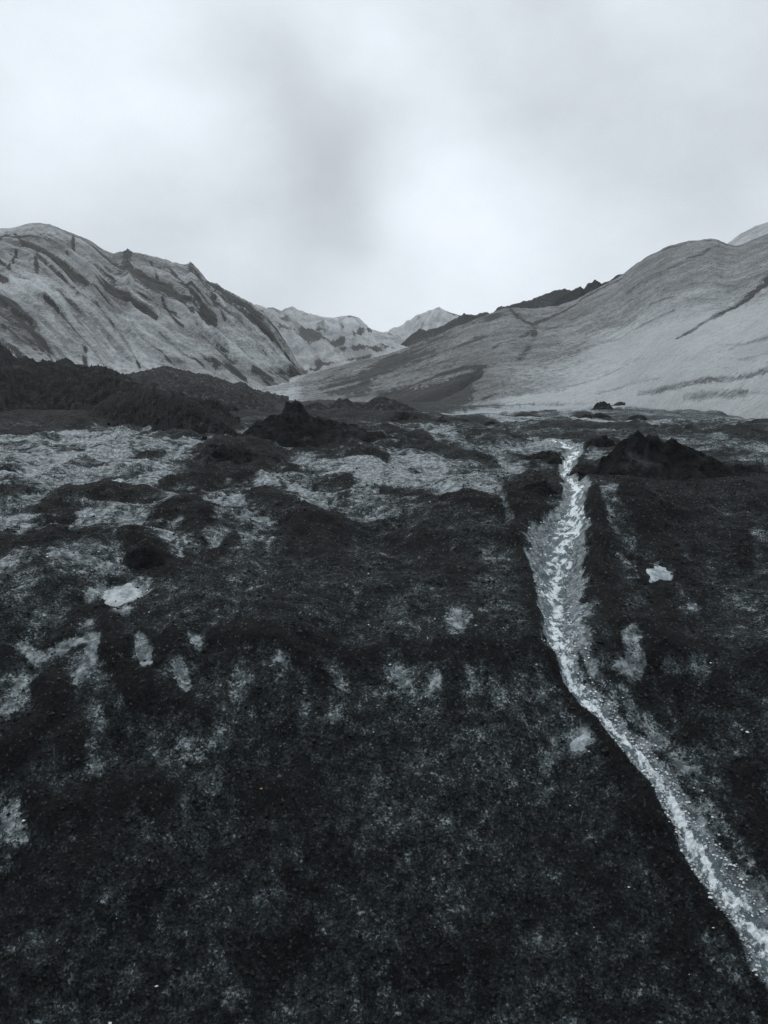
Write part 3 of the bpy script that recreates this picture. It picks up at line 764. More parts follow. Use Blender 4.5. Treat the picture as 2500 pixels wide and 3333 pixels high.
def hill(name, mat, crest, base, nc=420, nr=240, convex=1.35, rough=1.0, strokes=(), tf=None, back=0.6, streak=None, seed=0,
         base_dirt=0.0, ragged=0.0, line_amt=0.4, app_h=None, zone=None, st_amt=1.0, grit=0.25, big_amt=0.6, dents=()):
    """slope between a foot line and a crest line (points: u, v, distance), rounded over the top and falling behind"""
    C = np.array([(math.atan2(q[0], q[1]), math.hypot(q[0], q[1]), q[2]) for q in (sight(*p) for p in crest)])
    B = np.array([(math.atan2(q[0], q[1]), math.hypot(q[0], q[1]), q[2]) for q in (sight(*p) for p in base)])
    C = C[np.argsort(C[:, 0])]; B = B[np.argsort(B[:, 0])]
    az = np.linspace(C[0, 0], C[-1, 0], nc)
    Rc = np.interp(az, C[:, 0], C[:, 1]); Zc = np.interp(az, C[:, 0], C[:, 2])
    Rb = np.interp(az, B[:, 0], B[:, 1]); Zb = np.interp(az, B[:, 0], B[:, 2])
    t = np.concatenate([np.linspace(-0.08, 1, nr), 1 + back * np.linspace(0, 1, nr // 5 + 2)[1:] ** 1.5])[:, None]
    tt = np.clip(t, 0, 1)
    s = 1 - (1 - tt) ** convex
    r = Rb + (Rc - Rb) * t
    z = Zb + (Zc - Zb) * s
    z = z - np.where(t > 1, (Zc - Zb) * np.maximum(t - 1, 0) ** 1.4 * 2.2, 0) - np.where(t < 0, -t * (Zc - Zb) * 1.5, 0)
    x, y = r * np.sin(az), r * np.cos(az)
    sc_ = np.mean(Rc) / 200.0
    env = np.clip(4 * tt * (1 - tt), 0, 1) ** 0.7 + 0.12
    ang, stretch = streak or (0.0, 1.0)
    ca, sa = math.cos(ang), math.sin(ang)
    Hm = app_h or float(np.mean(np.abs(Zc - Zb)))
    pa = np.mean(Rc) * az[None, :] + 0 * t; pb = t * Hm + 0 * pa          # along the slope / up the slope
    bend = 3.0 * sc_ * perlin(pa / (30 * sc_), pb / (30 * sc_), seed + 41)
    su = pa * ca + (pb + bend) * sa; sv = -pa * sa + (pb + bend) * ca
    st_noise = fbm(su / stretch, sv, 4.0 * sc_, 6, 0.6, seed + 3)
    st_fine = fbm(su / (stretch * 1.6), sv, 1.4 * sc_, 4, 0.6, seed + 13)
    ln = 1 - np.abs(perlin(su / (stretch * 9 * sc_), sv / (5.0 * sc_), seed + 51))
    ln2 = 1 - np.abs(perlin(su / (stretch * 5 * sc_), sv / (2.2 * sc_), seed + 57))
    lines = smooth(0.93, 0.99, ln) * smooth(-0.1, 0.5, perlin(pa / (18 * sc_), pb / (18 * sc_), seed + 61)) + 0.8 * smooth(0.92, 0.99, ln2) * smooth(0.0, 0.5, perlin(pa / (12 * sc_), pb / (12 * sc_), seed + 67))
    ln3 = 1 - np.abs(perlin(su / (stretch * 4 * sc_), sv / (1.1 * sc_), seed + 73))
    lines = lines + 0.6 * smooth(0.88, 0.98, ln3) * smooth(-0.15, 0.4, perlin(pa / (9 * sc_), pb / (9 * sc_), seed + 79))
    big = fbm(x, z * 1.3 + r * 0.2, 22 * sc_, 4, 0.5, seed + 23)
    dirt = base_dirt + st_amt * (-0.32 * st_noise + 0.16 * st_fine) + 0.12 * big + line_amt * lines  # thin lines paint crevasse shade dark, added to the dirt value
    if zone is not None: dirt = dirt + zone(t + 0.08 * big, np.degrees(az)[None, :] + 0 * t)
    dz = rough * sc_ * env * (0.95 * st_noise + 0.35 * st_fine + big_amt * big)
    if ragged:
        dz = dz + ragged * sc_ * (0.35 + 0.65 * tt) * fbm(x, y * 0.7, 6 * sc_, 5, 0.6, seed + 33, ridged=True) * 0.5 * (0.15 + 0.85 * smooth(-18, -11, np.degrees(az)[None, :]))
    z = z + dz + grit * (0.3 + 0.7 * tt) * fbm(x, y, 5.0 * sc_, 5, 0.62, seed + 71)
    # read the photographed marks on to the slope
    fx = np.stack([x, y, z - EYE], -1)
    dep = fx @ FW
    pu = CX + F * x / dep; pv = CY - F * (fx @ UP) / dep
    front = (t <= 1.0) & np.ones_like(x, bool)
    nfront = int((t <= 1.0).sum())

    def foot(p):
        e = np.where(front, (pu - p[0]) ** 2 + (pv - p[1]) ** 2, 1e12)
        return np.unravel_index(np.argmin(e), e.shape)
    dent = np.zeros_like(x)
    for st in strokes:
        pts, w, val = st[:3]
        w2 = st[3] if len(st) > 3 else w
        I = [foot(tf(p)) for p in pts]
        G = np.zeros_like(x, np.float32); Wm = np.ones_like(x, np.float32)
        ns = max(1, len(I) - 1)
        for k in range(ns):
            ia, ib = I[k], I[min(k + 1, len(I) - 1)]
            xm, ym = 0.5 * (x[ia] + x[ib]), 0.5 * (y[ia] + y[ib]); rm = math.hypot(xm, ym)
            er = (xm / rm, ym / rm)
            jm = (ia[1] + ib[1]) // 2; im = (ia[0] + ib[0]) // 2
            i0, i1 = max(0, im - 30), min(nfront - 1, im + 30)
            kv = abs(pv[i0, jm] - pv[i1, jm]) / (abs(r[i0, jm] - r[i1, jm]) + 1e-6)       # how steeply the slope is seen
            ky = float(np.clip(kv / (F / rm), 0.12, 2.0))
            m = S * rm / F
            wa, wb = w + (w2 - w) * k / ns, w + (w2 - w) * (k + 1) / ns
            reach = 2.6 * max(wa, wb) * m
            X0 = x - xm; Y0 = y - ym
            pt = X0 * er[1] - Y0 * er[0]; pr = (X0 * er[0] + Y0 * er[1]) * ky
            a_ = ((x[ia] - xm) * er[1] - (y[ia] - ym) * er[0], ((x[ia] - xm) * er[0] + (y[ia] - ym) * er[1]) * ky)
            b_ = ((x[ib] - xm) * er[1] - (y[ib] - ym) * er[0], ((x[ib] - xm) * er[0] + (y[ib] - ym) * er[1]) * ky)
            sel = np.nonzero((pt > min(a_[0], b_[0]) - reach) & (pt < max(a_[0], b_[0]) + reach) & (pr > min(a_[1], b_[1]) - reach) & (pr < max(a_[1], b_[1]) + reach) & (t <= 1.02))
            if not len(sel[0]): continue
            d, pos = seg_dist(pt[sel], pr[sel], [a_, b_])
            ww = (wa + (wb - wa) * pos) * m
            wm = float(ww.mean())
            wob = ww * (0.22 * perlin(su[sel] / (4.0 * wm), sv[sel] / (1.6 * wm), seed + 5) + 0.55 * perlin(pa[sel] / (wm * 0.8), pb[sel] / (wm * 0.8), seed + 6))
            g = smooth(1.45, 0.55, (d + wob) / ww)
            G[sel] = np.maximum(G[sel], g); Wm[sel] = wm
        dirt += val * G * np.clip(1.0 + 0.40 * st_fine - 0.25 * st_noise, 0.75 if val > 0.7 else 0.45, 1.5)
        dent += -np.sign(val) * abs(val) * G * np.clip(Wm, 0, 1.2 * sc_) * 0.35
    for pts, w, depth in dents:
        I = [foot(tf(p)) for p in pts]; m = S * np.mean([r[i] for i in I]) / F
        d, pos = seg_dist(pa, pb, [(pa[i], pb[i]) for i in I])
        dent -= depth * np.exp(-(d / (w * m)) ** 2)
    z = z + dent
    V = np.stack([x, y, z], -1).reshape(-1, 3)
    return new_mesh(name, V, grid_faces(t.shape[0], nc), mat, {'dirt': dirt})


def L_(tf, pts, R):
    """tile points to (u, v, distance); R is a number or a list"""
    n = len(pts)
    Rs = R if hasattr(R, '__len__') else [R] * n
    if len(Rs) != n: Rs = np.interp(np.linspace(0, 1, n), np.linspace(0, 1, len(Rs)), Rs)
    return [(*tf(p), r) for p, r in zip(pts, Rs)]


G_LEFT = glacier_material('left_glacier_ice', 1.0, light=(0.43, 0.46, 0.47), dark=(0.115, 0.124, 0.127), grain=0.58,
                          stretch=(0.6, 0.6, 1.4), rot=(0, 0.6, 0))
G_RIGHT = glacier_material('right_glacier_ice', 0.62, light=(0.27, 0.29, 0.298), dark=(0.105, 0.113, 0.116), grain=0.95)
G_FAR = glacier_material('far_glacier_ice', 2.0, light=(0.42, 0.45, 0.462), dark=(0.22, 0.235, 0.242), grain=0.35)

# far peak and pale dome
o = hill('far_peak', G_FAR, L_(r2, [(-420, 640), (-200, 600), (-60, 585), (20, 570), (55, 555), (90, 545), (120, 520), (150, 500), (200, 478), (235, 470), (280, 480), (310, 490), (345, 502), (420, 540), (520, 570), (700, 620)], 820),
         L_(r2, [(-420, 700), (700, 700)], 560), 260, 110, rough=1.3, tf=r2, seed=100, streak=(0.9, 2.5),
         strokes=[([(270, 478), (320, 500), (340, 520)], 9, .6), ([(150, 510), (170, 540), (150, 570)], 8, .35), ([(235, 490), (250, 540)], 7, .3), ([(10, 580), (60, 590), (110, 610)], 6, .5)])
tag(o, 'small pale ice peak far away in the gap of the valley', kind='structure')
o = hill('far_dome', G_FAR, L_(r2, [(1250, 330), (1380, 250), (1490, 190), (1525, 165), (1560, 145), (1610, 120), (1659, 100), (1760, 70), (1900, 60), (2100, 80)], 330),
         L_(r2, [(1250, 420), (2100, 300)], 240), 160, 70, rough=0.6, tf=r2, seed=110, streak=(0.5, 3))
tag(o, 'pale ice dome rising behind the right glacier slope', kind='structure')

# mid hill in the valley
o = hill('middle_hill', G_FAR, L_(r1, [(850, 480), (1000, 470), (1080, 455), (1110, 462), (1150, 474), (1180, 469), (1215, 487), (1232, 478), (1262, 474), (1290, 492), (1330, 498), (1400, 511), (1440, 513), (1490, 506), (1520, 507), (1550, 516), (1570, 535), (1592, 560), (1640, 575), (1700, 590), (1750, 606), (1800, 612), (1870, 640)],
                                      [430, 440, 470, 480, 480, 470, 450, 430]),
         L_(r1, [(850, 800), (1320, 760), (1659, 700), (1900, 680)], [260, 260, 290, 300]), 320, 150, rough=1.2, tf=r1, seed=120, streak=(-0.45, 3.0), convex=1.2, ragged=0.35,
         strokes=[([(1310, 560), (1400, 590), (1480, 615)], 13, .7), ([(1375, 555), (1395, 545), (1410, 558)], 10, .8), ([(1530, 578), (1560, 555), (1595, 565)], 11, .85),
                  ([(1530, 632), (1580, 632), (1620, 640)], 7, .85), ([(1620, 642), (1659, 630), (1700, 640)], 10, .8), ([(1400, 690), (1450, 650), (1520, 640)], 5, .4),
                  ([(1280, 512), (1350, 520), (1420, 522)], 5, .4), ([(1100, 490), (1200, 540), (1330, 590), (1450, 625)], 16, .35), ([(1150, 620), (1180, 650)], 10, .4),
                  ([(1465, 510), (1475, 545), (1480, 550)], 8, .5), ([(1320, 740), (1380, 720), (1500, 690), (1600, 670)], 6, .5), ([(1310, 498), (1350, 505)], 5, .7), ([(1490, 505), (1530, 507)], 4, .6),
                  ([(1250, 580), (1330, 600), (1480, 640)], 8, .4), ([(1210, 640), (1260, 690), (1310, 740)], 14, .35), ([(1360, 700), (1420, 730)], 12, .3),
                  ([(1220, 495), (1290, 520), (1400, 540), (1460, 560)], 12, -.25), ([(1500, 520), (1540, 540)], 14, -.3)])
tag(o, 'grey crevassed ice hill closing the middle of the valley', kind='structure')

# left hill
LEFT_STROKES = [
    ([(80, 170), (180, 260), (270, 340), (330, 400), (420, 460), (480, 520), (530, 590), (570, 660), (605, 725)], 5, .6), ([(110, 190), (200, 230), (300, 320), (420, 400), (520, 480)], 15, .32),
    ([(475, 370), (520, 405), (560, 432), (620, 465), (675, 502)], 17, 1.0, 6), ([(540, 240), (556, 280), (580, 320), (600, 335)], 15, .6), ([(600, 335), (660, 375), (735, 412)], 10, .6), ([(790, 440), (830, 468), (880, 490), (930, 515)], 11, .8),
    ([(700, 430), (740, 500), (790, 545)], 6, .55), ([(850, 510), (900, 560), (940, 600), (980, 650)], 9, .5), ([(935, 700), (1000, 730), (1055, 772)], 13, .9), ([(1100, 738), (1130, 742), (1178, 778)], 14, .95, 5),
    ([(650, 260), (690, 350)], 5, .5), ([(730, 290), (790, 360), (840, 420), (870, 450)], 6, .5), ([(822, 290), (860, 350), (890, 400), (930, 440)], 9, .45), ([(905, 368), (960, 394), (1010, 428), (1080, 466), (1105, 490)], 15, .9),
    ([(1100, 485), (1180, 520), (1250, 560)], 16, .4), ([(366, 650), (368, 690), (372, 727)], 9, .95), ([(0, 440), (60, 520), (130, 640)], 62, .38), ([(0, 430), (60, 430), (110, 485), (150, 545), (190, 620), (235, 705)], 10, .5),
    ([(560, 520), (620, 600), (700, 660), (760, 720)], 7, .4), ([(640, 540), (720, 600), (800, 670), (880, 720)], 6, .5), ([(690, 570), (800, 640), (900, 690), (1000, 745)], 6, .5),
    ([(155, 255), (160, 310)], 7, .6), ([(320, 160), (318, 210)], 5, .65), ([(40, 290), (70, 220)], 5, .5), ([(0, 260), (40, 300), (110, 350)], 4, .45), ([(190, 425), (230, 450), (252, 492)], 5, .5),
    ([(0, 335), (30, 345)], 11, .9), ([(1020, 480), (1050, 560), (1100, 620), (1150, 660)], 10, .4), ([(1240, 690), (1290, 755)], 12, .7), ([(920, 400), (950, 470), (970, 512)], 9, .45),
    ([(290, 230), (300, 260)], 5, .5), ([(250, 260), (330, 330), (460, 420)], 7, .4), ([(560, 300), (660, 400), (760, 470), (850, 530)], 40, .20), ([(120, 180), (280, 270), (460, 350)], 60, .16), ([(640, 440), (800, 560), (960, 660)], 40, .14), ([(400, 440), (460, 500), (500, 560)], 9, .35),
    ([(0, 160), (60, 150), (80, 165)], 5, .6), ([(390, 180), (440, 215)], 4, .5), ([(540, 225), (555, 222)], 9, .9), ([(820, 283), (830, 284)], 5, .7), ([(730, 470), (800, 560), (860, 600)], 18, .3),
    ([(880, 590), (960, 660), (1010, 700)], 16, .3), ([(215, 590), (300, 610), (370, 640)], 4, .3), ([(280, 560), (400, 580), (470, 640)], 4, .25), ([(330, 510), (345, 530)], 12, .35), ([(60, 470), (140, 560), (200, 680)], 8, .35),
    ([(0, 600), (60, 640), (120, 700)], 10, .4), ([(420, 190), (450, 220)], 6, -.2),
    ([(40, 335), (130, 355), (215, 377)], 5, -.5), ([(920, 400), (1000, 520), (1100, 610), (1200, 695), (1285, 765)], 11, -.35), ([(840, 300), (900, 380), (960, 460)], 9, -.25),
    ([(560, 520), (680, 600), (820, 700), (900, 745)], 12, -.22), ([(1000, 640), (1100, 700), (1240, 750)], 12, -.22), ([(100, 130), (180, 120), (260, 140)], 12, -.15), ([(170, 440), (260, 560)], 20, -.15),
]
o = hill('left_glacier_slope', G_LEFT,
         L_(r1, [(-420, 160), (-200, 120), (0, 135), (50, 135), (80, 130), (120, 118), (170, 112), (210, 114), (250, 125), (320, 155), (400, 185), (450, 220), (490, 237), (530, 235), (542, 226), (552, 216), (562, 228), (575, 237), (640, 252), (720, 270), (800, 291), (815, 284), (825, 276), (834, 284), (850, 300), (890, 350), (905, 362), (940, 372), (970, 398), (1030, 425), (1090, 460), (1150, 510), (1200, 570), (1250, 650), (1290, 720), (1330, 765), (1360, 790)],
            [225, 230, 235, 240, 240, 240, 240, 235, 225, 200, 180]),
         L_(r1, [(-420, 880), (0, 840), (500, 830), (900, 830), (1100, 820), (1360, 830)], [85, 95, 110, 125, 135, 150]), 620, 290, convex=1.25, rough=1.15, zone=lambda t, a: -0.34 * np.exp(-((a + 17) / 6) ** 2) * smooth(0.62, 0.15, t) - 0.10 * smooth(0.5, 0.1, t) + 0.10 * smooth(0.35, 0.7, t),
         strokes=LEFT_STROKES, tf=r1, seed=130, streak=(-0.56, 10.0), base_dirt=0.22, line_amt=0.75, app_h=44, ragged=0.7, grit=0.10, big_amt=0.25)
tag(o, 'large grey glacier slope with dark diagonal ash bands, left of the valley', kind='structure')

# dark rock ridge above the right slope
def ridge_strip(name, label, crest, R, depth, drop, seed, rag=0.6, nc=200, nr=44, dust=0.0, tf=r2, jag=0.35, kind='structure', slump=0.75, foot_m=None):
    """rubble ridge: jagged crest line at distance R, falling to front and back into what it lies on"""
    pts = L_(tf, crest, R)
    C = np.array([(math.atan2(q[0], q[1]), math.hypot(q[0], q[1]), q[2]) for q in (sight(*p) for p in pts)])
    az = np.linspace(C[0, 0], C[-1, 0], nc)
    Rc = np.interp(az, C[:, 0], C[:, 1]); Zc = np.interp(az, C[:, 0], C[:, 2])
    s = np.linspace(-1, 0.8, nr)[:, None]
    r = Rc + s * depth
    k = Rc.mean() / 2795.0            # metres in one photo pixel
    x, y = r * np.sin(az), r * np.cos(az)
    lump = fbm(x, y, 34 * k, 5, 0.52, seed, ridged=True)
    lump2 = fbm(x, y, 14 * k, 5, 0.56, seed + 7, ridged=True)
    lump0 = fbm(x, y, 90 * k, 3, 0.5, seed + 3)
    if foot_m is not None:
        rf = Rc - depth
        drop = Zc - ground_z(rf * np.sin(az), rf * np.cos(az)) + foot_m
    z = Zc - drop * np.abs(s) ** slump + k * (jag * 13 * (lump - 0.35) + jag * 5.5 * (lump2 - 0.4) + 26 * jag * lump0 * np.clip(np.abs(s) * 2, 0, 1)) * (0.6 + 0.4 * np.clip(np.abs(s) * 3, 0, 1))
    D = dust * np.clip(0.6 + fbm(x, y, 50 * k, 4, 0.6, seed + 15), 0, 1)
    o = new_mesh(name, np.stack([x, y, z], -1).reshape(-1, 3), grid_faces(nr, nc), ASH, {'dust': D})
    return tag(o, label, kind=kind)


# right slope
RIGHT_STROKES = [
    ([(1265, 598), (1340, 560), (1420, 510), (1500, 470), (1560, 430), (1620, 385), (1665, 345), (1760, 290)], 4, .95, 20), ([(1330, 182), (1410, 172), (1440, 180), (1480, 197), (1540, 199), (1600, 177)], 5, .8),
    ([(550, 472), (580, 512), (640, 540), (700, 520), (780, 480), (860, 425), (960, 370), (1020, 340)], 6, .85), ([(650, 540), (650, 580), (615, 650), (590, 690)], 12, .4),
    ([(1100, 832), (1200, 817), (1330, 792), (1440, 775), (1560, 760), (1700, 735)], 13, .6), ([(0, 852), (60, 832), (150, 792), (250, 757), (320, 734), (440, 719)], 4, .9),  # last stroke: shade painted dark along the overhang edge of the hollow
    ([(0, 880), (80, 865), (200, 835), (330, 785), (415, 738)], 46, .8, 16), ([(100, 900), (250, 870), (350, 830)], 40, .45), ([(0, 720), (140, 660), (270, 600)], 45, .22), ([(350, 520), (480, 500)], 24, .2),  # wide strokes: painted shade, with dirt, in the hollow under the overhang
    ([(1035, 330), (1080, 288), (1150, 243), (1230, 208), (1320, 184)], 3, .5), ([(1100, 360), (1230, 300), (1380, 230), (1450, 200)], 7, .35), ([(1050, 400), (1200, 330), (1300, 290)], 5, .35),
    ([(800, 670), (950, 610), (1100, 550), (1250, 480)], 5, .3), ([(700, 560), (900, 470), (1100, 380)], 5, .25), ([(1150, 450), (1250, 420)], 5, .4), ([(960, 540), (1080, 520)], 14, .25),
    ([(470, 640), (560, 605), (650, 560)], 7, .4), ([(1300, 850), (1450, 835), (1560, 840)], 16, .35), ([(1500, 640), (1650, 590)], 8, .2), ([(430, 860), (520, 825), (640, 790)], 6, .35),
    ([(300, 640), (420, 590), (500, 560)], 8, .25), ([(880, 760), (1050, 700), (1200, 650)], 10, .15), ([(-80, 760), (0, 720), (60, 690)], 30, .3), ([(1000, 440), (1200, 380), (1400, 320)], 16, .12),
    ([(330, 905), (450, 880), (620, 862), (800, 855), (900, 850)], 20, -.4), 
    ([(-500, 860), (-420, 860), (-380, 830)], 30, -.3), ([(600, 500), (700, 490), (780, 465), (860, 420)], 10, -.15), ([(320, 745), (380, 735), (425, 725)], 6, -.3),
    ([(-570, 815), (-480, 800), (-350, 765)], 12, -.25), ([(-350, 800), (-250, 790), (-100, 800)], 40, .25), ([(1040, 250), (1200, 230)], 12, -.1),
]
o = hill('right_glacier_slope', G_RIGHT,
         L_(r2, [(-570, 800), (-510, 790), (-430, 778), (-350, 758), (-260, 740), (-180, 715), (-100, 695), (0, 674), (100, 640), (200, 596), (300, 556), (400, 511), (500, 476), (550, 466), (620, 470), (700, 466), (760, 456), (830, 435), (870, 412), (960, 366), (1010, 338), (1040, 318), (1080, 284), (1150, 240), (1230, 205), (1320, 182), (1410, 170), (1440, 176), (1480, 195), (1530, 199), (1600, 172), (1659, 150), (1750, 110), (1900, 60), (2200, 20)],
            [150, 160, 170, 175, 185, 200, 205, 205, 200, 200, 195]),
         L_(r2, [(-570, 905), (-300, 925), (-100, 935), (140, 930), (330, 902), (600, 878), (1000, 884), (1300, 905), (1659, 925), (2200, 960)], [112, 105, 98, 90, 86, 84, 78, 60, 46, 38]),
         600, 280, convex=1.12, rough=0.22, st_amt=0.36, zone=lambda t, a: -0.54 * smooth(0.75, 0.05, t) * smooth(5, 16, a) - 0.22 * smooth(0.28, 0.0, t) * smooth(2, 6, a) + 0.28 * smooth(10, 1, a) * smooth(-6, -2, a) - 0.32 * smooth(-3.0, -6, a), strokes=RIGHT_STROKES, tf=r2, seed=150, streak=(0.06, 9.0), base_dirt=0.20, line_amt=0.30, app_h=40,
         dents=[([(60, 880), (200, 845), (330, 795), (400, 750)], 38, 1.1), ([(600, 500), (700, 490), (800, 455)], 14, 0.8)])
tag(o, 'wide grainy grey glacier slope with a dark curved ash band, right of the valley', kind='structure')

ridge_strip('rubble_ridge', 'dark rubble ridge on the skyline above the right glacier slope', [(430, 520), (470, 487), (490, 461), (530, 462), (580, 445), (640, 430), (700, 405), (750, 389), (785, 385), (810, 395), (860, 440), (900, 470)], 300, 22, 14, 201, jag=0.35, dust=0.8)
ridge_strip('rubble_ridge', 'blackest jagged rubble ridge with two humps on the right skyline', [(690, 480), (720, 458), (745, 432), (770, 418), (800, 395), (830, 378), (850, 371), (862, 388), (880, 365), (910, 348), (930, 356), (942, 366), (970, 350), (1000, 330), (1025, 326), (1060, 330), (1100, 360)], 240, 12, 10, 211, jag=0.4, dust=0.25)
ridge_strip('rubble_ridge', 'low dark rubble ridge running to the far ice peak', [(60, 640), (110, 592), (150, 562), (185, 565), (205, 553), (230, 556), (280, 530), (330, 503), (345, 495), (370, 495), (385, 503), (430, 489), (480, 497), (540, 520)], 360, 20, 14, 221, jag=0.45, dust=0.7)
ridge_strip('rubble_ridge', 'short dark rubble ridge at the foot of the far ice peak', [(-60, 640), (0, 585), (20, 580), (45, 588), (80, 600), (110, 615), (150, 650)], 520, 20, 10, 231, jag=0.3, dust=0.7)

# ------------------------------------------------------------------ moraine ridges of black ash on the left
ridge_strip('moraine_ridge', 'hazy grey-black moraine mass behind the cones, left of the pale ice tongue', [(420, 800), (500, 765), (590, 751), (620, 742), (650, 735), (690, 726), (720, 725), (770, 735), (800, 742), (840, 752), (890, 757), (950, 776), (1010, 800), (1040, 790), (1062, 797), (1080, 815), (1130, 852), (1180, 880), (1215, 905), (1250, 960)], 85, 34, 6.2, 241, foot_m=0.8, slump=0.9, jag=0.55, tf=r1, nc=320, nr=90, dust=0.8)
ridge_strip('moraine_ridge', 'long black moraine ridge descending from the left edge', [(-400, 520), (-150, 560), (0, 628), (30, 650), (60, 682), (130, 690), (160, 706), (190, 698), (215, 701), (240, 711), (270, 691), (290, 693), (320, 716), (380, 731), (400, 724), (440, 725), (480, 741), (515, 757), (600, 802), (640, 826), (660, 824), (700, 842), (740, 846), (800, 862), (850, 890), (900, 925), (960, 960), (1040, 1010)], [60, 62, 64, 62, 58, 52, 44, 36], 13, 4.4, 251, foot_m=0.6, slump=0.85, jag=0.9, tf=r1, nc=400, nr=100, dust=0.3)
ridge_strip('moraine_ridge', 'low hazy black moraine hummocks under the dark hollow', [(1200, 917), (1290, 892), (1320, 896), (1350, 880), (1380, 880), (1410, 892), (1450, 870), (1470, 862), (1500, 864), (1530, 880), (1570, 884), (1620, 862), (1659, 852), (1700, 868), (1760, 892), (1800, 912), (1850, 937)], 62, 8, 1.6, 261, jag=0.6, tf=r1, nc=260, nr=60, dust=0.7)
ridge_strip('moraine_ridge', 'craggy black ridge stepping down towards the tallest cone', [(380, 205), (430, 160), (480, 120), (520, 97), (560, 108), (600, 95), (640, 92), (660, 100), (690, 116), (740, 112), (780, 128), (830, 150), (870, 170), (900, 195), (950, 228), (1000, 265), (1040, 300)], [40, 38, 34, 30, 27], 8, 2, 271, foot_m=0.3, slump=0.85, jag=0.8, tf=r3, nc=240, nr=70, dust=0.15)


# ------------------------------------------------------------------ dirt cones
def dirt_cone(label, crest, base_v, tf, depth=0.8, seed=0, group='ash cones and mounds on the ice', dust=0.55, jag=1.0, nc=76, nr=50, name='dirt_cone'):
    """ash-covered mound: crest line in tile pixels standing on the ground where base_v meets it"""
    P = [tf(p) for p in crest]
    us = [p[0] for p in P]
    uc = (min(us) + max(us)) / 2
    bh = hit(uc, tf((0, base_v))[1])
    D = bh[1]
    wid = (max(us) - min(us)) * D / F
    dep = wid * depth
    yc = D + dep * 0.42
    X, Z = [], []
    for (u, v) in P:
        d = ray(u, v); s = yc / d[1]
        X.append(d[0] * s); Z.append(EYE + d[2] * s)
    X, Z = np.array(X), np.array(Z)
    pad = wid * 0.12
    x = np.linspace(X.min() - pad, X.max() + pad, nc)[None, :]
    s = np.linspace(-1.15, 1.15, nr)[:, None]
    top = np.interp(x, X, Z)
    y = yc + s * dep * 0.55 + 0 * x
    x = x + 0 * y
    x = x + 0.10 * wid * perlin(x / (0.5 * wid), y / (0.5 * wid), seed + 2)
    g = ground_fields(x, y, None, True)[0]
    edge = smooth(X.min() - pad, X.min() + 0.25 * pad, x) * smooth(X.max() + pad, X.max() - 0.25 * pad, x)
    h = np.maximum(top - g, 0.02) * edge
    prof = 1 - np.abs(s) ** 0.95
    k = wid
    n1 = fbm(x, y, 0.34 * k, 5, 0.58, seed + 11, ridged=True)
    n2 = fbm(x, y, 0.10 * k, 4, 0.62, seed + 17)
    hm = np.median(np.maximum(Z - bh[2], 0.02))
    z = g + h * prof + jag * hm * (0.16 * (n1 - 0.4) + 0.09 * n2) * np.clip(prof * 2.2 + 0.1, 0, 1) - 0.10 * hm * (1 - edge) - np.where(prof < 0, 0.3 * hm, 0) - 0.03
    Dd = dust * np.clip(0.5 + fbm(x, y, 0.4 * k, 3, 0.5, seed + 19), 0, 1)
    o = new_mesh(name, np.stack([x, y, z], -1).reshape(-1, 3), grid_faces(nr, nc), ASH, {'dust': Dd})
    return tag(o, label, 'dirt cone', group)


for _a, _k in CONES: dirt_cone(*_a, **_k)


# ------------------------------------------------------------------ bare ice bosses
def ice_material():
    M = Mat('bare_ice')
    n = M.noise(11, 6, 0.65); n2 = M.noise(60, 5, 0.7)
    c = M.mix(M.range(n, 0.3, 0.7), (0.15, 0.19, 0.205), (0.46, 0.52, 0.54))
    rim = M.attr('rim')
    v = M.math('ADD', rim, M.math('ADD', M.math('MULTIPLY_ADD', n2, 1.4, -0.7), M.math('MULTIPLY_ADD', n, 1.3, -0.65)))
    c = M.mix(M.range(v, 0.12, 0.42), c, (0.016, 0.0175, 0.018))
    M.set(M.b.inputs['Base Color'], c)
    M.set(M.b.inputs['Roughness'], M.range(n2, 0.3, 0.7, 0.18, 0.5))
    M.set(M.b.inputs['Normal'], M.bump(M.math('ADD', n, M.math('MULTIPLY', n2, 0.4)), 0.7, 0.03))
    return M.m


ICEM = ice_material()


def ice_boss(label, outline, tf, seed, hgt=0.05):
    """bulge of clean ice standing out of the ash; outline in tile pixels"""
    Q = np.array([hit(*tf(p))[:2] for p in outline])
    c = Q.mean(0); Q = Q - c
    th = np.arctan2(Q[:, 1], Q[:, 0]); rr = np.hypot(Q[:, 0], Q[:, 1])
    i = np.argsort(th); th, rr = th[i], rr[i]
    A = np.linspace(-np.pi, np.pi, 80, endpoint=False)
    Rr = np.interp(A, th, rr, period=2 * np.pi)
    kk = np.hanning(21); kk /= kk.sum()
    Rr = np.convolve(np.concatenate([Rr[-20:], Rr, Rr[:20]]), kk, 'same')[20:-20]
    s = np.linspace(0.0, 1.15, 26)[:, None]
    jag = 1 + 0.10 * perlin(2.2 * np.cos(A) + 9, 2.2 * np.sin(A) + seed, seed) + 0.05 * perlin(6 * np.cos(A) + 9, 6 * np.sin(A) + seed, seed + 1)
    x = c[0] + s * Rr * jag * np.cos(A); y = c[1] + s * Rr * jag * np.sin(A)
    g = ground_fields(x, y, None, True)[0]
    sz = rr.mean()
    z = g + hgt * (1 - s ** 3) + 0.22 * hgt * fbm(x, y, 0.5 * sz, 5, 0.6, seed + 2, ridged=True) * (1.1 - s * 0.7) - 0.05 * np.clip(s - 0.9, 0, 1) * 4
    o = new_mesh('ice_boss', np.stack([x, y, z], -1).reshape(-1, 3), grid_faces(26, 80, True), ICEM, {'rim': (0 * A + (s - 0.72) * 1.3)})
    return tag(o, label, 'bare ice', 'bare ice showing through the ash')


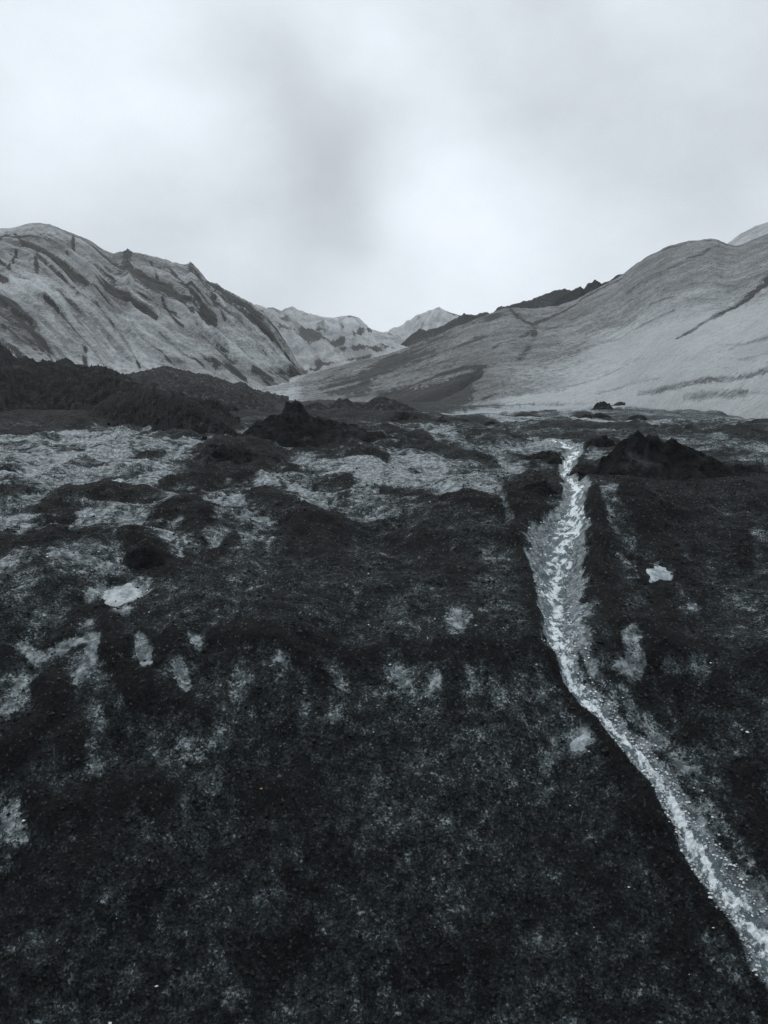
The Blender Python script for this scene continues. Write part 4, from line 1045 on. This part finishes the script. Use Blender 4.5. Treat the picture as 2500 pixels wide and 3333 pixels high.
ice_boss('largest clean white ice patch breaking through the ash at left', [(430, 1000), (470, 960), (520, 930), (560, 940), (610, 960), (620, 990), (590, 1035), (540, 1050), (480, 1045), (440, 1025)], r3, 501, 0.045)
ice_boss('white ice lens alone in black ash right of the stream trough', [(1110, 885), (1130, 860), (1170, 840), (1210, 845), (1245, 870), (1250, 900), (1210, 915), (1170, 930), (1130, 910)], r4, 511, 0.03)
ice_boss('small bright ice lens on the bank left of the lower stream', [(790, 560), (810, 520), (850, 510), (890, 530), (905, 570), (880, 595), (840, 580)], r6, 521, 0.04)
ice_boss('thin bright ice strip in the upper left of the ice field', [(375, 545), (420, 533), (480, 522), (520, 530), (525, 545), (470, 553), (410, 555)], r3, 531, 0.04)
ice_boss('bright ice spot in front of the tallest ash cone', [(1285, 268), (1300, 258), (1330, 260), (1335, 272), (1310, 278)], r3, 541, 0.05)


# ------------------------------------------------------------------ loose grit and ice crumbs
def crumbs(name, mat, pts, sizes, label, seed, flat=0.7):
    R = np.random.default_rng(seed)
    n = len(pts)
    octa = np.array([(1, 0, 0), (-1, 0, 0), (0, 1, 0), (0, -1, 0), (0, 0, 1), (0, 0, -1)], float)
    fc = np.array([(0, 2, 4), (2, 1, 4), (1, 3, 4), (3, 0, 4), (2, 0, 5), (1, 2, 5), (3, 1, 5), (0, 3, 5)])
    V = octa[None] * (1 + 0.5 * (R.random((n, 6, 1)) - 0.5)) + 0.35 * (R.random((n, 6, 3)) - 0.5)
    a = R.random(n) * 6.28; ca, sa = np.cos(a)[:, None], np.sin(a)[:, None]
    V = np.stack([V[..., 0] * ca - V[..., 1] * sa, V[..., 0] * sa + V[..., 1] * ca, V[..., 2] * flat], -1)
    V = V * sizes[:, None, None] + pts[:, None, :]
    Fc = (fc[None] + (np.arange(n) * 6)[:, None, None]).reshape(-1, 3)
    tone = np.repeat(R.random(n), 6)
    o = new_mesh(name, V.reshape(-1, 3), Fc, mat, {'tone': tone}, smooth_=False)
    return tag(o, label, kind='stuff')


def grit_material():
    M = Mat('ash_grit')
    t = M.attr('tone')
    c = M.mix(M.range(t, 0.0, 1.0), (0.004, 0.0046, 0.005), (0.026, 0.028, 0.029))
    c = M.mix(M.range(t, 0.97, 1.0), c, (0.06, 0.062, 0.064))
    M.set(M.b.inputs['Base Color'], c)
    M.b.inputs['Roughness'].default_value = 0.8
    M.b.inputs['Specular IOR Level'].default_value = 0.15
    return M.m


def crumb_material():
    M = Mat('ice_crumb')
    t = M.attr('tone')
    M.set(M.b.inputs['Base Color'], M.mix(M.range(t, 0.0, 1.0), (0.20, 0.235, 0.25), (0.72, 0.77, 0.79)))
    M.b.inputs['Roughness'].default_value = 0.15
    return M.m


R = np.random.default_rng(11)
n = 36000
y = 4.1 + (R.random(n) ** 1.4) * 10; x = (R.random(n) * 2 - 1) * (y * 0.56 + 0.3)
z, icef, cl = ground_fields(x, y, None, False)
keep = (R.random(n) < np.clip(1.15 - icef, 0.1, 1)) & (cl < 0.15)
x, y, z = x[keep], y[keep], z[keep]
sz = 0.0035 + 0.017 * R.random(len(x)) ** 5
crumbs('grit', grit_material(), np.stack([x, y, z + sz * 0.2], -1), sz, 'loose black volcanic grit scattered over the bank', 12)

n = 9000
i = R.integers(20, len(ST) - 1, n); t_ = R.random(n)
P0 = ST[i] * (1 - t_[:, None]) + ST[np.minimum(i + 1, len(ST) - 1)] * t_[:, None]
off = R.normal(0, 0.75, n) * P0[:, 2]
x = P0[:, 0] + off + R.normal(0, .01, n); y = P0[:, 1] + R.normal(0, 0.35, n) * P0[:, 2]
n2 = 5000
yb = 4.1 + R.random(n2) * 7; xb = (R.random(n2) * 2 - 1) * (yb * 0.54)
x = np.concatenate([x, xb]); y = np.concatenate([y, yb])
z, icef, cl = ground_fields(x, y, None, False)
keep = R.random(len(x)) < np.clip((icef - 0.25) * 1.3, 0.0, 1)
x, y, z = x[keep], y[keep], z[keep]
sz = 0.0035 + 0.011 * R.random(len(x)) ** 3
crumbs('ice_crumbs', crumb_material(), np.stack([x, y, z + sz * 0.35], -1), sz, 'glinting ice crumbs along the stream and ice patches', 14)


# ------------------------------------------------------------------ straws and leaf scraps
def plain(name, col, rough=0.7):
    M = Mat(name)
    nn = M.noise(80, 3, 0.5)
    M.set(M.b.inputs['Base Color'], M.mix(nn, tuple(c * 0.6 for c in col), col))
    M.b.inputs['Roughness'].default_value = rough
    return M.m


STRAW = plain('dry_straw', (0.20, 0.17, 0.12)); LEAF = plain('orange_leaf', (0.42, 0.17, 0.03)); GREEN = plain('yellow_green_stalk', (0.22, 0.20, 0.06))


def straw(label, pts, tf, mat, rad=0.0022, lift=0.02, name='dry_straw', cat='straw'):
    Q = []
    for k, p in enumerate(pts):
        h = hit(*tf(p)); Q.append((h[0], h[1], ground_z(h[0], h[1])[0] + 0.012 + lift * (k == len(pts) // 2)))
    Q = catmull(np.array(Q), 5)
    K = 5; V = []
    for j, q in enumerate(Q):
        rr = rad * (1 - 0.5 * j / len(Q))
        for a in range(K):
            V.append((q[0] + rr * math.cos(6.283 * a / K), q[1], q[2] + rr * math.sin(6.283 * a / K)))
    o = new_mesh(name, V, grid_faces(len(Q), K, True), mat)
    return tag(o, label, cat)


straw('kinked dry straw lying on the black face left of centre', [(925, 748), (943, 709), (988, 736)], r5, STRAW)
straw('short upright dry straw above the ragged ice patches', [(736, 92), (737, 78), (739, 64)], r5, STRAW)
straw('curved pale dry straw beside the largest clean ice patch row', [(935, 490), (955, 497), (972, 490)], r5, STRAW)
straw('yellow-green stalk at the bottom left edge of the bank', [(28, 1594), (33, 1585), (38, 1577)], r5, GREEN, 0.003)
straw('thin dry straw on the black face left of the lower stream', [(850, 890), (856, 865), (858, 835)], r6, STRAW, 0.0016)


def scrap(label, p, tf, size, seed):
    h = hit(*tf(p)); zz = ground_z(h[0], h[1])[0] + 0.012
    R = np.random.default_rng(seed)
    V, n = [], 9
    for s in (0.0, 0.6, 1.0):
        for a in range(n):
            rr = size * s * (1 + 0.4 * math.cos(6.283 * a / n)) * (0.9 + 0.2 * R.random())
            V.append((h[0] + rr * math.cos(6.283 * a / n), h[1] + rr * 0.6 * math.sin(6.283 * a / n), zz + size * (0.35 - 0.3 * s * s) + rr * 0.3 * math.sin(6.283 * a / n)))
    o = new_mesh('leaf_scrap', V, grid_faces(3, n, True), LEAF)
    md = o.modifiers.new('thickness', 'SOLIDIFY'); md.thickness = 0.0015
    return tag(o, label, 'leaf scrap', 'leaf scraps on the ash')


scrap('orange leaf scrap on the black face near the middle', (1128, 806), r5, 0.010, 1)
scrap('orange leaf scrap right of centre low on the black face', (465, 900), r6, 0.010, 2)

# ------------------------------------------------------------------ misty air
def build_haze():
    X, Y0, Y1, Z0, Z1 = 1000, -1000, 1000, -40, 95
    V = [(-X, Y0, Z0), (X, Y0, Z0), (X, Y1, Z0), (-X, Y1, Z0), (-X, Y0, Z1), (X, Y0, Z1), (X, Y1, Z1), (-X, Y1, Z1)]
    Fc = [(0, 3, 2, 1), (4, 5, 6, 7), (0, 1, 5, 4), (1, 2, 6, 5), (2, 3, 7, 6), (3, 0, 4, 7)]
    m = bpy.data.materials.new('drizzle_haze'); m.use_nodes = True
    nt = m.node_tree; nt.nodes.clear()
    out = nt.nodes.new('ShaderNodeOutputMaterial'); pv = nt.nodes.new('ShaderNodeVolumePrincipled')
    pv.inputs['Color'].default_value = (0.90, 0.94, 0.97, 1)
    pv.inputs['Density'].default_value = 0.0003
    pv.inputs['Anisotropy'].default_value = 0.2
    nt.links.new(pv.outputs[0], out.inputs['Volume'])
    o = new_mesh('haze', V, Fc, m, smooth_=False)
    return tag(o, 'thin drizzle haze filling the valley', kind='stuff')


build_haze()
